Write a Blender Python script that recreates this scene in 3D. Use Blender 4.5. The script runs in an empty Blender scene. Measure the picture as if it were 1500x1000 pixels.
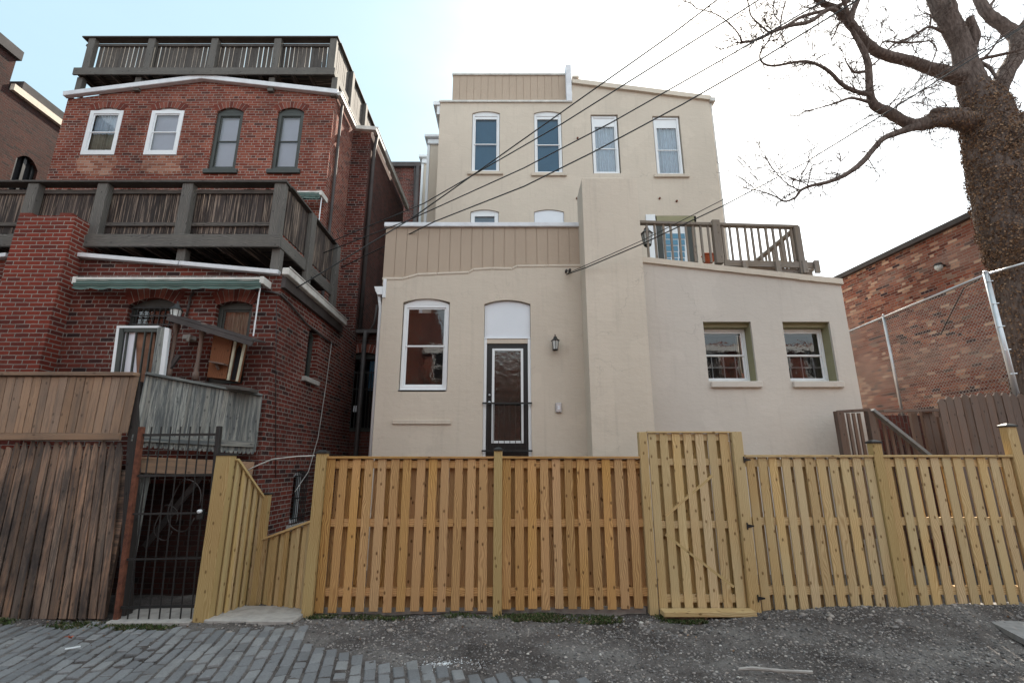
import bpy, math, random
import numpy as np
from mathutils import Vector, Matrix
from mathutils.geometry import delaunay_2d_cdt
random.seed(7); rng = np.random.default_rng(7)
sc = bpy.context.scene
COL = sc.collection
# ------------------------------------------------------------------ camera
F, TH, EYE, CX, CY = 710.0, math.radians(14.2), 1.72, 750.0, 500.0
cT, sT = math.cos(TH), math.sin(TH)
cam = bpy.data.cameras.new('camera'); co = bpy.data.objects.new('camera', cam); COL.objects.link(co)
cam.sensor_width = 36; cam.lens = F/1500*36; cam.clip_end = 2000; cam.clip_start = .05
co.location = (0, 0, EYE); co.rotation_euler = (math.pi/2+TH, 0, 0); sc.camera = co
def ray(px, py):
    x = (px-CX)/F; y = -(py-CY)/F
    return Vector((x, cT - y*sT, sT + y*cT))
def P(px, py, Y):            # point of the facade plane at distance Y
    d = ray(px, py); t = Y/d.y
    return Vector((d.x*t, Y, EYE+d.z*t))
def PX(px, py, X):           # point of a side wall plane
    d = ray(px, py); t = X/d.x
    return Vector((X, d.y*t, EYE+d.z*t))
def XX(px, py, Y): return P(px, py, Y).x
def ZZ(py, Y, px=CX): return P(px, py, Y).z
def R(x0, y0, x1, y1, Y):    # plumb rectangle: x measured at mid height
    ym = (y0+y1)/2
    return XX(x0, ym, Y), XX(x1, ym, Y), ZZ(y1, Y), ZZ(y0, Y)
# ------------------------------------------------------------------ objects
def tag(o, label=None, cat=None, group=None, kind=None):
    if label: o['label'] = label
    if cat: o['category'] = cat
    if group: o['group'] = group
    if kind: o['kind'] = kind
    return o
def thing(name, label, cat, loc=(0, 0, 0), group=None):
    o = bpy.data.objects.new(name, None); COL.objects.link(o); o.location = loc; o.empty_display_size = .2
    return tag(o, label, cat, group)
def wpos(o):
    p = Vector((0, 0, 0))
    while o is not None:
        p = p + o.location; o = o.parent
    return p
class MB:
    def __init__(s): s.v = []; s.f = []; s.uv = []; s.seed = random.random()*7
    def poly(s, pts, uv=None):
        n = len(s.v); pts = [Vector(p) for p in pts]
        s.v += pts; s.f.append(list(range(n, n+len(pts))))
        if uv is None:
            a = pts[1]-pts[0]; nn = (pts[1]-pts[0]).cross(pts[-1]-pts[0])
            if abs(nn.z) > .7*nn.length: uv = [(p.x, p.y) for p in pts]
            elif abs(nn.x) > abs(nn.y): uv = [(p.y, p.z) for p in pts]
            else: uv = [(p.x, p.z) for p in pts]
        s.uv += [(u[0], u[1]) for u in uv]
    def hexa(s, c, g=2):
        # c: 8 corners indexed [i+2j+4k]; g: grain axis 0/1/2
        n = len(s.v); c = [Vector(p) for p in c]; s.v += c
        o = random.random()*9
        L = [(c[1]-c[0]).length, (c[2]-c[0]).length, (c[4]-c[0]).length]
        for idx, ax in (((0, 2, 3, 1), 2), ((4, 5, 7, 6), 2), ((0, 1, 5, 4), 1), ((2, 6, 7, 3), 1), ((0, 4, 6, 2), 0), ((1, 3, 7, 5), 0)):
            s.f.append([n+i for i in idx])
            rest = [a for a in (0, 1, 2) if a != ax]
            va = g if g in rest else rest[1]
            ua = rest[0] if rest[1] == va else rest[1]
            for i in idx:
                bit = [(i >> k) & 1 for k in range(3)]
                s.uv.append((bit[ua]*L[ua]+o+ax*.31, bit[va]*L[va]+o))
    def box(s, x0, x1, y0, y1, z0, z1, g=2, j=0):
        c = []
        for k in (0, 1):
            for jj in (0, 1):
                for i in (0, 1):
                    c.append(((x0, x1)[i]+random.uniform(-j, j), (y0, y1)[jj]+random.uniform(-j, j)*.4, (z0, z1)[k]+random.uniform(-j, j)))
        s.hexa(c, g)
    def beam(s, p0, p1, w, h, up=(0, 0, 1), g=0):
        p0 = Vector(p0); p1 = Vector(p1); d = (p1-p0)
        side = d.cross(Vector(up))
        if side.length < 1e-6: side = d.cross(Vector((0, 1, 0)))
        side.normalize(); u = side.cross(d).normalized()
        c = []
        for k in (-.5, .5):
            for j in (-.5, .5):
                for i in (0, 1):
                    c.append((p1 if i else p0)+side*(w*j)+u*(h*k))
        s.hexa(c, g)
    def prism(s, poly, y0, y1):   # poly in x,z ; extruded along y
        n = len(poly)
        s.poly([(p[0], y0, p[1]) for p in poly])
        s.poly([(p[0], y1, p[1]) for p in reversed(poly)])
        for i in range(n):
            a, b = poly[i], poly[(i+1) % n]
            s.poly([(b[0], y0, b[1]), (a[0], y0, a[1]), (a[0], y1, a[1]), (b[0], y1, b[1])],
                   [(b[0]+y0, b[1]), (a[0]+y0, a[1]), (a[0]+y1, a[1]), (b[0]+y1, b[1])])
    def tube(s, pts, rad, n=8, cap=True, rough=0, sq=1):
        pts = [Vector(p) for p in pts]
        if not hasattr(rad, '__len__'): rad = [rad]*len(pts)
        base = len(s.v); vv = 0; ref = None
        for i, p in enumerate(pts):
            d = (pts[min(i+1, len(pts)-1)]-pts[max(i-1, 0)]).normalized()
            if ref is None: ref = d.orthogonal().normalized()
            ref = (ref-d*ref.dot(d)).normalized(); b = d.cross(ref)
            for k in range(n):
                a = 2*math.pi*k/n; r = rad[i]*(1+random.uniform(-rough, rough))
                s.v.append(p+(ref*math.cos(a)+b*math.sin(a)*sq)*r)
        L = 0
        for i in range(len(pts)-1):
            l2 = L+(pts[i+1]-pts[i]).length; c = 2*math.pi*rad[i]
            for k in range(n):
                k2 = (k+1) % n
                s.f.append([base+i*n+k, base+i*n+k2, base+(i+1)*n+k2, base+(i+1)*n+k])
                s.uv += [(k/n*c, L), ((k+1)/n*c, L), ((k+1)/n*c, l2), (k/n*c, l2)]
            L = l2
        if cap:
            s.f.append([base+k for k in reversed(range(n))]); s.uv += [(0, 0)]*n
            s.f.append([base+(len(pts)-1)*n+k for k in range(n)]); s.uv += [(0, 0)]*n
    def lathe(s, p, prof, n=12):
        s.tube([Vector(p)+Vector((0, 0, z)) for r, z in prof], [r for r, z in prof], n)
    def build(s, name, m, parent=None, smooth=False, bevel=0, label=None):
        me = bpy.data.meshes.new(name)
        org = wpos(parent) if parent else Vector((0, 0, 0))
        me.from_pydata([tuple(v-org) for v in s.v], [], s.f)
        uvl = me.uv_layers.new(name='UVMap')
        uvl.data.foreach_set('uv', np.array(s.uv, dtype=np.float32).ravel())
        me.materials.append(m)
        if smooth: me.polygons.foreach_set('use_smooth', [True]*len(me.polygons))
        o = bpy.data.objects.new(name, me); COL.objects.link(o)
        if parent: o.parent = parent
        if bevel:
            b = o.modifiers.new('bevel', 'BEVEL'); b.width = bevel; b.segments = 1; b.limit_method = 'ANGLE'; b.angle_limit = 1.0
        if label: o['label'] = label
        return o
def inside(pt, poly):
    x, y = pt; r = False; n = len(poly)
    for i in range(n):
        x1, y1 = poly[i]; x2, y2 = poly[(i+1) % n]
        if (y1 > y) != (y2 > y) and x < (x2-x1)*(y-y1)/(y2-y1)+x1: r = not r
    return r
def wall_face(mb, outline, holes=(), Y=0, depth=.12, axis='x', X=0, reveal=True, flip=False, uo=0):
    """vertical wall; axis 'x': lies in plane y=Y, coordinates (x,z); axis 'y': plane x=X, coordinates (y,z)."""
    pts = []; edges = []
    for pl in [outline]+list(holes):
        b = len(pts); pts += [Vector(p) for p in pl]
        edges += [(b+i, b+(i+1) % len(pl)) for i in range(len(pl))]
    vo, eo, fo, *_ = delaunay_2d_cdt(pts, edges, [], 0, 1e-5)
    sgn = 1
    def to3(u, z, d=0):
        if axis == 'x': return Vector((u, Y+d, z))
        return Vector((X+(d if flip else -d), u, z))
    for f in fo:
        c = sum((vo[i] for i in f), Vector((0, 0)))/len(f)
        if not inside(c, outline) or any(inside(c, h) for h in holes): continue
        q = list(f)
        mb.poly([to3(*vo[i]) for i in q], [(vo[i][0]+uo, vo[i][1]) for i in q])
    if reveal:
        for h in holes:
            n = len(h)
            for i in range(n):
                a, b = h[i], h[(i+1) % n]
                mb.poly([to3(*a), to3(*b), to3(*b, depth), to3(*a, depth)], [(a[0], a[1]), (b[0], b[1]), (b[0]+depth, b[1]), (a[0]+depth, a[1])])
def arch(x0, x1, z0, zs, zt, n=8):
    pts = [(x0, z0), (x1, z0)]
    for i in range(n+1):
        t = i/n; x = x1+(x0-x1)*t
        pts.append((x, zs+(zt-zs)*(1-(2*t-1)**2)))
    return pts
def rect(x0, x1, z0, z1): return [(x0, z0), (x1, z0), (x1, z1), (x0, z1)]
# ------------------------------------------------------------------ materials
class N:
    def __init__(s, name):
        s.m = bpy.data.materials.new(name); s.m.use_nodes = True; s.t = s.m.node_tree; s.t.nodes.clear()
        s.out = s.t.nodes.new('ShaderNodeOutputMaterial'); s.b = s.t.nodes.new('ShaderNodeBsdfPrincipled')
        s.t.links.new(s.b.outputs[0], s.out.inputs[0])
    def n(s, typ, **k):
        o = s.t.nodes.new('ShaderNode'+typ)
        for a, v in k.items():
            if a.startswith('i_'):
                o.inputs[a[2:].replace('_', ' ')].default_value = v
            else: setattr(o, a, v)
        return o
    def l(s, a, b): s.t.links.new(a, b)
    def put(s, sock, v):
        if hasattr(v, 'is_linked') or hasattr(v, 'links'): s.l(v, sock)
        else: sock.default_value = v
    def mth(s, op, a, b=0, c=None):
        o = s.n('Math', operation=op); s.put(o.inputs[0], a); s.put(o.inputs[1], b)
        if c is not None: s.put(o.inputs[2], c)
        return o.outputs[0]
    def mix(s, f, a, b, bl='MIX'):
        o = s.n('Mix', data_type='RGBA', blend_type=bl); s.put(o.inputs[0], f); s.put(o.inputs[6], a); s.put(o.inputs[7], b)
        return o.outputs[2]
    def ramp(s, f, stops):
        o = s.n('ValToRGB'); e = o.color_ramp.elements
        while len(e) < len(stops): e.new(.5)
        for el, (p, c) in zip(e, stops):
            el.position = p; el.color = c if len(c) == 4 else (*c, 1)
        s.put(o.inputs[0], f); return o.outputs[0]
    def noise(s, vec, scale=5, detail=4, rough=.55, w=None, dist=0):
        o = s.n('TexNoise'); o.inputs['Scale'].default_value = scale; o.inputs['Detail'].default_value = detail
        o.inputs['Roughness'].default_value = rough; o.inputs['Distortion'].default_value = dist
        if w is not None: o.noise_dimensions = '4D'; s.put(o.inputs['W'], w)
        s.put(o.inputs['Vector'], vec); return o.outputs[0]
    def uv(s): return s.n('UVMap').outputs[0]
    def obj(s): return s.n('NewGeometry').outputs['Position']
    def mapv(s, v, sc=(1, 1, 1), loc=(0, 0, 0)):
        o = s.n('Mapping'); s.put(o.inputs[0], v); o.inputs['Scale'].default_value = sc; o.inputs['Location'].default_value = loc
        return o.outputs[0]
    def isl(s): return s.n('NewGeometry').outputs['Random Per Island']
    def bump(s, h, st=.3, d=.01, prev=None):
        o = s.n('Bump'); o.inputs['Strength'].default_value = st; o.inputs['Distance'].default_value = d; s.put(o.inputs['Height'], h)
        if prev: s.l(prev, o.inputs['Normal'])
        return o.outputs[0]
    def fin(s, col, rough=.8, nrm=None, metal=0, spec=None):
        s.put(s.b.inputs['Base Color'], col); s.put(s.b.inputs['Roughness'], rough); s.b.inputs['Metallic'].default_value = metal
        if spec is not None: s.b.inputs['Specular IOR Level'].default_value = spec
        if nrm: s.l(nrm, s.b.inputs['Normal'])
        return s.m
def c4(*a): return (a[0], a[1], a[2], 1)
def brick(name, cols, mortar, header=True, rough_edge=.35, dirt=.3, dirtcol=(.03, .025, .025), patch=None, rowh=.0685, bw=.213, stainz=None):
    s = N(name); uv = s.uv()
    nz = s.noise(uv, 9, 3, .6); nz2 = s.n('TexNoise'); nz2.inputs['Scale'].default_value = 22; s.l(uv, nz2.inputs['Vector'])
    sep = s.n('SeparateXYZ'); s.l(uv, sep.inputs[0])
    nzc = s.n('SeparateXYZ'); s.l(nz2.outputs['Color'], nzc.inputs[0])
    u = s.mth('ADD', sep.outputs[0], s.mth('MULTIPLY', s.mth('SUBTRACT', nzc.outputs[0], .5), .012))
    v = s.mth('ADD', sep.outputs[1], s.mth('MULTIPLY', s.mth('SUBTRACT', nzc.outputs[1], .5), .010))
    v = s.mth('ADD', v, s.mth('MULTIPLY', s.mth('SUBTRACT', s.noise(uv, .8, 2), .5), .03))
    r = s.mth('DIVIDE', v, rowh); row = s.mth('FLOOR', r); fr = s.mth('SUBTRACT', r, row)
    hd = s.mth('LESS_THAN', s.mth('ABSOLUTE', s.mth('SUBTRACT', s.mth('FLOORED_MODULO', row, 6), 1)), .5) if header else 0
    w = s.mth('SUBTRACT', bw, s.mth('MULTIPLY', hd, bw*.5)) if header else bw
    jr = s.n('TexWhiteNoise', noise_dimensions='1D'); s.l(row, jr.inputs['W'])
    uu = s.mth('ADD', s.mth('DIVIDE', u, w), s.mth('ADD', s.mth('MULTIPLY', s.mth('FLOORED_MODULO', row, 2), .5), s.mth('MULTIPLY', jr.outputs[0], .22)))
    colm = s.mth('FLOOR', uu); fu = s.mth('SUBTRACT', uu, colm)
    eu = s.mth('MULTIPLY', s.mth('MINIMUM', fu, s.mth('SUBTRACT', 1, fu)), w)
    ev = s.mth('MULTIPLY', s.mth('MINIMUM', fr, s.mth('SUBTRACT', 1, fr)), rowh)
    e = s.mth('MINIMUM', eu, ev)
    mr = s.n('MapRange', interpolation_type='SMOOTHSTEP'); s.l(e, mr.inputs[0])
    s.put(mr.inputs[1], .0042); s.put(mr.inputs[2], .0078)
    mask = mr.outputs[0]
    cb = s.n('CombineXYZ'); s.l(colm, cb.inputs[0]); s.l(row, cb.inputs[1])
    wn = s.n('TexWhiteNoise', noise_dimensions='2D'); s.l(cb.outputs[0], wn.inputs['Vector'])
    rc = s.ramp(wn.outputs[0], cols)
    rc = s.mix(s.mth('MULTIPLY', nz, .5), rc, s.mix(1, rc, c4(.45, .45, .45), 'MULTIPLY'))
    fine = s.noise(uv, 140, 3, .7)
    rc = s.mix(.25, rc, s.mix(1, rc, s.ramp(fine, [(.3, (.5, .5, .5)), (.7, (1.5, 1.5, 1.5))]), 'MULTIPLY'))
    mc = s.mix(s.noise(uv, 3, 4), mortar, tuple(x*.45 for x in mortar[:3])+(1,))
    big = s.noise(s.mapv(uv, (1, .6, 1)), 1.1, 5, .6)
    # eroded / smeared joints
    er = s.ramp(s.noise(uv, 2.3, 4, .6), [(.52, (0, 0, 0)), (.68, (1, 1, 1))])
    col = s.mix(mask, mc, rc)
    sm = s.ramp(s.noise(uv, 30, 3, .6), [(.5, (0, 0, 0)), (.7, (1, 1, 1))])
    col = s.mix(s.mth('MULTIPLY', s.mth('MULTIPLY', er, sm), rough_edge), col, mc)
    dm = s.ramp(big, [(.42, (0, 0, 0)), (.72, (1, 1, 1))])
    col = s.mix(s.mth('MULTIPLY', dm, dirt), col, c4(*dirtcol))
    tone = s.ramp(s.noise(s.mapv(uv, (.6, .45, 1), (7, 3, 0)), .9, 5, .6), [(.3, (.62, .60, .60)), (.5, (1, 1, 1)), (.7, (1.22, 1.2, 1.18))])
    col = s.mix(1, col, tone, 'MULTIPLY')
    if patch:
        col = s.mix(s.mth('MULTIPLY', s.ramp(s.noise(s.mapv(uv, (.5, 1, 1), (4, 2, 0)), .9, 3), [(.5, (0, 0, 0)), (.62, (1, 1, 1))]), patch[0]), col, c4(*patch[1]))
    h = s.mth('ADD', mask, s.mth('MULTIPLY', fine, .35))
    return s.fin(col, .9, s.bump(h, .8, .008), spec=.2)
def wood(name, base, dark, var=.25, grain=.5, knots=.6, rough=.75, grey=None, gw=.5, alt=None, sc=1, weather=0, weathercol=(.05, .045, .045), mul=1, gsc=(6, .7, 1), gr=(.4, .62)):
    s = N(name); uv = s.uv(); isl = s.isl(); W = s.mth('MULTIPLY', isl, 60)
    wob = s.noise(s.mapv(uv, (3, .9, 1)), 2.2, 2, .5, W)
    warped = s.n('CombineXYZ'); sep = s.n('SeparateXYZ'); s.l(uv, sep.inputs[0])
    s.l(s.mth('ADD', s.mth('ADD', sep.outputs[0], s.mth('MULTIPLY', wob, .12)), W), warped.inputs[0])
    s.l(s.mth('MULTIPLY', sep.outputs[1], .04), warped.inputs[1])
    rings = s.mth('ADD', s.mth('MULTIPLY', s.mth('SINE', s.mth('MULTIPLY', s.mth('ADD', sep.outputs[0], s.mth('MULTIPLY', wob, .16)), 330*sc)), .5), .5)
    fib = s.noise(warped.outputs[0], 260, 3, .6)
    g = s.mth('ADD', s.mth('MULTIPLY', rings, .55), s.mth('MULTIPLY', fib, .6))
    col = s.mix(s.mth('MULTIPLY', s.ramp(g, [(.35, (0, 0, 0)), (.85, (1, 1, 1))]), grain), c4(*base), c4(*dark))
    wn = s.n('TexWhiteNoise', noise_dimensions='1D'); s.l(W, wn.inputs['W'])
    hsv = s.n('HueSaturation'); s.l(col, hsv.inputs['Color'])
    s.l(s.mth('ADD', 1-var/2, s.mth('MULTIPLY', wn.outputs[0], var)), hsv.inputs['Value'])
    s.l(s.mth('ADD', .9, s.mth('MULTIPLY', isl, .2)), hsv.inputs['Saturation'])
    col = hsv.outputs[0]
    if alt:
        a = s.ramp(s.noise(s.mapv(uv, (1, .4, 1)), 1.4, 2, .5, W), [(.4, (0, 0, 0)), (.65, (1, 1, 1))])
        col = s.mix(s.mth('MULTIPLY', a, alt[1]), col, c4(*alt[0]))
    if grey:
        a = s.ramp(s.noise(s.mapv(uv, gsc), 2.5, 4, .65, W), [(gr[0], (0, 0, 0)), (gr[1], (1, 1, 1))])
        col = s.mix(s.mth('MULTIPLY', a, gw), col, c4(*grey))
    if knots:
        vo = s.n('TexVoronoi', voronoi_dimensions='2D', feature='F1'); vo.inputs['Scale'].default_value = 4.2
        kv = s.n('CombineXYZ'); s.l(s.mth('ADD', s.mth('MULTIPLY', sep.outputs[0], 1.7), W), kv.inputs[0]); s.l(s.mth('ADD', s.mth('MULTIPLY', sep.outputs[1], 1.0), s.mth('MULTIPLY', W, 1.7)), kv.inputs[1])
        s.l(kv.outputs[0], vo.inputs['Vector']); kc = s.n('SeparateColor'); s.l(vo.outputs['Color'], kc.inputs[0]); ksel = s.mth('GREATER_THAN', kc.outputs[0], .45)
        k = s.ramp(vo.outputs['Distance'], [(.05, (1, 1, 1)), (.11, (0, 0, 0))])
        k = s.mth('MULTIPLY', k, ksel)
        col = s.mix(s.mth('MULTIPLY', k, knots), col, tuple(x*.5 for x in dark)+(1,))
    if weather:
        pz = s.n('SeparateXYZ'); s.l(s.obj(), pz.inputs[0])
        a = s.ramp(s.noise(s.mapv(s.obj(), (1.5, 1.5, .7)), 2.0, 5, .65), [(.42, (0, 0, 0)), (.66, (1, 1, 1))])
        col = s.mix(s.mth('MULTIPLY', a, weather), col, c4(*weathercol))
    return s.fin(col, rough, s.bump(g, .35, .003), spec=.25)
def plain(name, c, rough=.6, metal=0, var=.12, nscale=3, bump=.1, spec=.4):
    s = N(name); g = s.obj()
    n = s.noise(g, nscale, 5, .6)
    col = s.mix(s.ramp(n, [(.3, (0, 0, 0)), (.7, (1, 1, 1))]), tuple(x*(1-var) for x in c)+(1,), tuple(min(1, x*(1+var)) for x in c)+(1,))
    return s.fin(col, rough, s.bump(s.noise(g, 60, 3), bump, .004), metal, spec)
def stucco(name, c, stain=.2, ghost=.25):
    s = N(name); uv = s.uv(); g = s.obj()
    big = s.noise(s.mapv(g, (1, 1, .7)), .55, 6, .6)
    col = s.mix(s.ramp(big, [(.35, (0, 0, 0)), (.7, (1, 1, 1))]), tuple(x*.93 for x in c)+(1,), tuple(min(1, x*1.05) for x in c)+(1,))
    streak = s.ramp(s.noise(s.mapv(g, (7, 7, .5)), 1.3, 4, .6), [(.58, (0, 0, 0)), (.8, (1, 1, 1))])
    col = s.mix(s.mth('MULTIPLY', streak, stain), col, tuple(x*.62 for x in c)+(1,))
    sp = s.ramp(s.noise(g, 14, 5, .7), [(.66, (0, 0, 0)), (.76, (1, 1, 1))])
    col = s.mix(s.mth('MULTIPLY', sp, .25), col, tuple(x*.7 for x in c)+(1,))
    vo = s.n('TexVoronoi', feature='DISTANCE_TO_EDGE'); vo.inputs['Scale'].default_value = .75
    wv = s.n('TexNoise'); wv.inputs['Scale'].default_value = 2.5; wv.inputs['Detail'].default_value = 6; s.l(g, wv.inputs['Vector'])
    wa = s.n('VectorMath', operation='SCALE'); s.l(wv.outputs['Color'], wa.inputs[0]); wa.inputs['Scale'].default_value = .9
    wb = s.n('VectorMath', operation='ADD'); s.l(wa.outputs[0], wb.inputs[0]); s.l(g, wb.inputs[1]); s.l(wb.outputs[0], vo.inputs['Vector'])
    ck = s.ramp(vo.outputs[0], [(0, (1, 1, 1)), (.006, (0, 0, 0))])
    cm = s.ramp(s.noise(g, .9, 3), [(.54, (0, 0, 0)), (.62, (1, 1, 1))])
    crack = s.mth('MULTIPLY', ck, cm)
    if ghost: col = s.mix(s.mth('MULTIPLY', crack, .45), col, tuple(x*.5 for x in c)+(1,))
    pt = s.ramp(s.noise(g, 1.3, 2, .4), [(.60, (0, 0, 0)), (.615, (1, 1, 1))])
    col = s.mix(s.mth('MULTIPLY', pt, .35 if ghost else 0), col, tuple(min(1, x*1.09) for x in c)+(1,))
    st2 = s.ramp(s.noise(s.mapv(g, (16, 16, .35)), 1.0, 5, .65), [(.56, (0, 0, 0)), (.75, (1, 1, 1))])
    col = s.mix(s.mth('MULTIPLY', st2, stain*.8), col, tuple(x*.72 for x in c)+(1,))
    # faint courses of the brick below the paint
    sep = s.n('SeparateXYZ'); s.l(uv, sep.inputs[0])
    vv = s.mth('ADD', s.mth('DIVIDE', sep.outputs[1], .0685), s.mth('MULTIPLY', s.noise(uv, 3, 3), .8))
    fr = s.mth('FRACT', vv); ed = s.mth('MINIMUM', fr, s.mth('SUBTRACT', 1, fr))
    ed = s.ramp(ed, [(0, (0, 0, 0)), (.2, (1, 1, 1))])
    amt = s.ramp(s.noise(uv, 1.0, 3), [(.4, (0, 0, 0)), (.65, (1, 1, 1))])
    hh = s.mth('MULTIPLY', s.mth('MULTIPLY', ed, amt), ghost)
    lump = s.noise(s.mapv(g, (1, 1, 1.6)), 5, 5, .6)
    h = s.mth('ADD', s.mth('ADD', s.mth('MULTIPLY', lump, 1.6), hh), s.mth('MULTIPLY', s.noise(g, 90, 3, .7), .35))
    return s.fin(col, .85, s.bump(h, .55, .010), spec=.25)
def glass(name, tint=(.9, .95, 1), ior=1.75, wav=.02, wsc=6):
    s = N(name); s.t.nodes.remove(s.b)
    tr = s.n('BsdfTransparent'); tr.inputs[0].default_value = (*[x*.85 for x in tint], 1)
    gl = s.n('BsdfGlossy'); gl.inputs['Roughness'].default_value = .01; gl.inputs[0].default_value = (1, 1, 1, 1)
    b = s.bump(s.noise(s.obj(), wsc, 3), wav, .05); s.l(b, gl.inputs['Normal'])
    fr = s.n('Fresnel'); fr.inputs[0].default_value = ior
    mx = s.n('MixShader'); s.l(fr.outputs[0], mx.inputs[0]); s.l(tr.outputs[0], mx.inputs[1]); s.l(gl.outputs[0], mx.inputs[2])
    s.l(mx.outputs[0], s.out.inputs[0]); return s.m
RED = [(0, (.10, .023, .016)), (.3, (.155, .033, .023)), (.6, (.20, .048, .032)), (.85, (.10, .027, .021)), (1, (.035, .018, .018))]
M = {}
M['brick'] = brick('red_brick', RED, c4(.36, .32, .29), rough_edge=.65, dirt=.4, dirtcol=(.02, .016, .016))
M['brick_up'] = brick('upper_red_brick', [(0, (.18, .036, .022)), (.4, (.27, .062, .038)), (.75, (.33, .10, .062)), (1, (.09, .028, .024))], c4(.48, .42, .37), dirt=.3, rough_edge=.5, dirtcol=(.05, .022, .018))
M['brick_chim'] = brick('chimney_brick', [(0, (.19, .036, .022)), (.5, (.25, .045, .028)), (1, (.12, .028, .022))], c4(.40, .36, .32), header=False, dirt=.12, rough_edge=.15)
M['brick_patch'] = brick('patched_brick', [(0, (.26, .085, .05)), (.6, (.40, .16, .10)), (1, (.50, .26, .18))], c4(.50, .44, .39), dirt=.05, rough_edge=.6)
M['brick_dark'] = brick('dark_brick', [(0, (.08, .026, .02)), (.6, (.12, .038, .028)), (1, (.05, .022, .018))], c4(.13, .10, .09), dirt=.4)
M['brick_darkened'] = brick('darkened_brick', [(0, (.045, .016, .013)), (.6, (.07, .024, .018)), (1, (.025, .013, .012))], c4(.07, .055, .05), dirt=.4)  # darkened brick: holds the shade under the stoop; also the dark neighbour wall
M['brick_tan'] = brick('mottled_brick', [(0, (.26, .08, .052)), (.3, (.40, .16, .11)), (.5, (.14, .04, .03)), (.64, (.38, .11, .065)), (.8, (.52, .24, .15)), (.9, (.74, .48, .34)), (.96, (.07, .035, .04))], c4(.42, .34, .29), dirt=.1, rough_edge=.4, patch=(.35, (.42, .30, .25)))
M['stucco'] = stucco('painted_masonry', (.62, .54, .45), ghost=.1, stain=.32)
M['stucco_grey'] = stucco('painted_masonry_right', (.585, .53, .475), ghost=.06, stain=.28)
M['siding'] = stucco('siding_paint', (.46, .365, .285), ghost=0, stain=.08)
M['mortar'] = plain('mortar', (.30, .27, .24), .95, var=.25, nscale=12)
M['white'] = plain('white_paint', (.78, .80, .82), .4, var=.04)
M['panel'] = plain('white_panel', (.74, .77, .82), .6, var=.02, bump=.03)
M['coping'] = plain('white_metal_coping', (.70, .71, .74), .45, var=.10, nscale=6)
M['gutter'] = plain('gutter_metal', (.62, .60, .56), .45, var=.2, nscale=5)
M['darkframe'] = plain('dark_green_frame', (.045, .05, .045), .5, var=.2)
M['olive'] = plain('olive_jamb', (.30, .28, .17), .8, var=.1)
M['black'] = plain('black_iron', (.018, .018, .018), .45, var=.3)
M['door'] = plain('black_door_paint', (.012, .012, .013), .35, var=.2)
M['rust'] = plain('rusted_iron', (.13, .045, .025), .85, var=.5, nscale=14)
M['wire'] = plain('weathered_wire', (.36, .34, .32), .6, var=.3)
M['steel'] = plain('galvanised_steel', (.55, .56, .58), .35, metal=.7, var=.15)
M['darkpipe'] = plain('dark_pipe', (.06, .05, .048), .6, var=.3)
M['roof'] = plain('roofing_felt', (.06, .055, .055), .95, var=.3)
M['concrete'] = plain('concrete', (.36, .335, .31), .9, var=.22, nscale=9, bump=.5)
M['asphalt'] = plain('asphalt_apron', (.25, .24, .235), .95, var=.2, nscale=12, bump=.6)
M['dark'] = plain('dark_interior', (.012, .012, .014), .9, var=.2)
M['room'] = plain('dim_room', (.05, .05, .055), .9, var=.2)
M['blind'] = plain('white_blind', (.78, .79, .86), .7, var=.05)
M['blindblue'] = plain('slate_blue_blind', (.10, .25, .37), .6, var=.06)
M['curtain'] = plain('white_curtain', (.80, .88, .95), .8, var=.08, nscale=8)
M['curtain_tan'] = plain('tan_curtain', (.50, .47, .36), .8, var=.2, nscale=6)
M['orange'] = plain('orange_glaze', (.50, .10, .03), .5)
M['pinkboard'] = plain('brown_board', (.26, .13, .08), .7, var=.3, nscale=7)
M['glass'] = glass('window_glass')
M['glass_door'] = glass('rippled_glass', wav=.12, wsc=9, ior=2.0)
M['glass_soft'] = glass('clear_glass', ior=1.38)
M['frost'] = plain('frosted_glass', (.62, .64, .62), .3, var=.1)
M['fence_l'] = wood('honey_pine', (.57, .35, .15), (.24, .11, .038), var=.3, alt=((.58, .33, .17), .5), knots=.9, grain=.75)
M['fence_r'] = wood('pale_treated_pine', (.60, .44, .24), (.36, .21, .08), var=.26, alt=((.55, .45, .27), .6), knots=.9, grain=.65)
M['fence_g'] = wood('greenish_treated_pine', (.52, .37, .19), (.28, .16, .055), var=.3, alt=((.46, .36, .165), .6), knots=.8, grain=.6)
M['oldbrown'] = wood('weathered_brown_wood', sc=2.3, base=(.28, .20, .15), dark=(.05, .035, .028), var=1.0, alt=((.50, .28, .17), .6), gsc=(10, .6, 1), gr=(.45, .56), grey=(.10, .08, .07), gw=.8, weather=.85, weathercol=(.035, .03, .03), grain=.8)
M['oldband'] = wood('weathered_tan_wood', sc=2.3, base=(.36, .25, .18), dark=(.13, .08, .055), var=.5, alt=((.42, .24, .13), .5), gsc=(9, .5, 1), gr=(.5, .62), grey=(.12, .095, .08), gw=.5, grain=.5, weather=.25)
M['oldgrey'] = wood('silver_weathered_wood', sc=2.3, base=(.33, .335, .31), dark=(.09, .095, .09), var=.6, alt=((.40, .36, .30), .4), gsc=(12, .7, 1), gr=(.42, .58), grey=(.08, .088, .092), gw=.9, grain=.8)
M['deckwood'] = wood('grey_deck_timber', (.14, .12, .105), (.035, .03, .027), var=.5, grey=(.10, .095, .09), gw=.6, weather=.5, grain=.9)
M['deckpost'] = wood('silvered_deck_post', (.23, .215, .195), (.07, .062, .055), var=.35, grey=(.11, .105, .10), gw=.6, gsc=(10, .6, 1), weather=.25, grain=.8)
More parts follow.
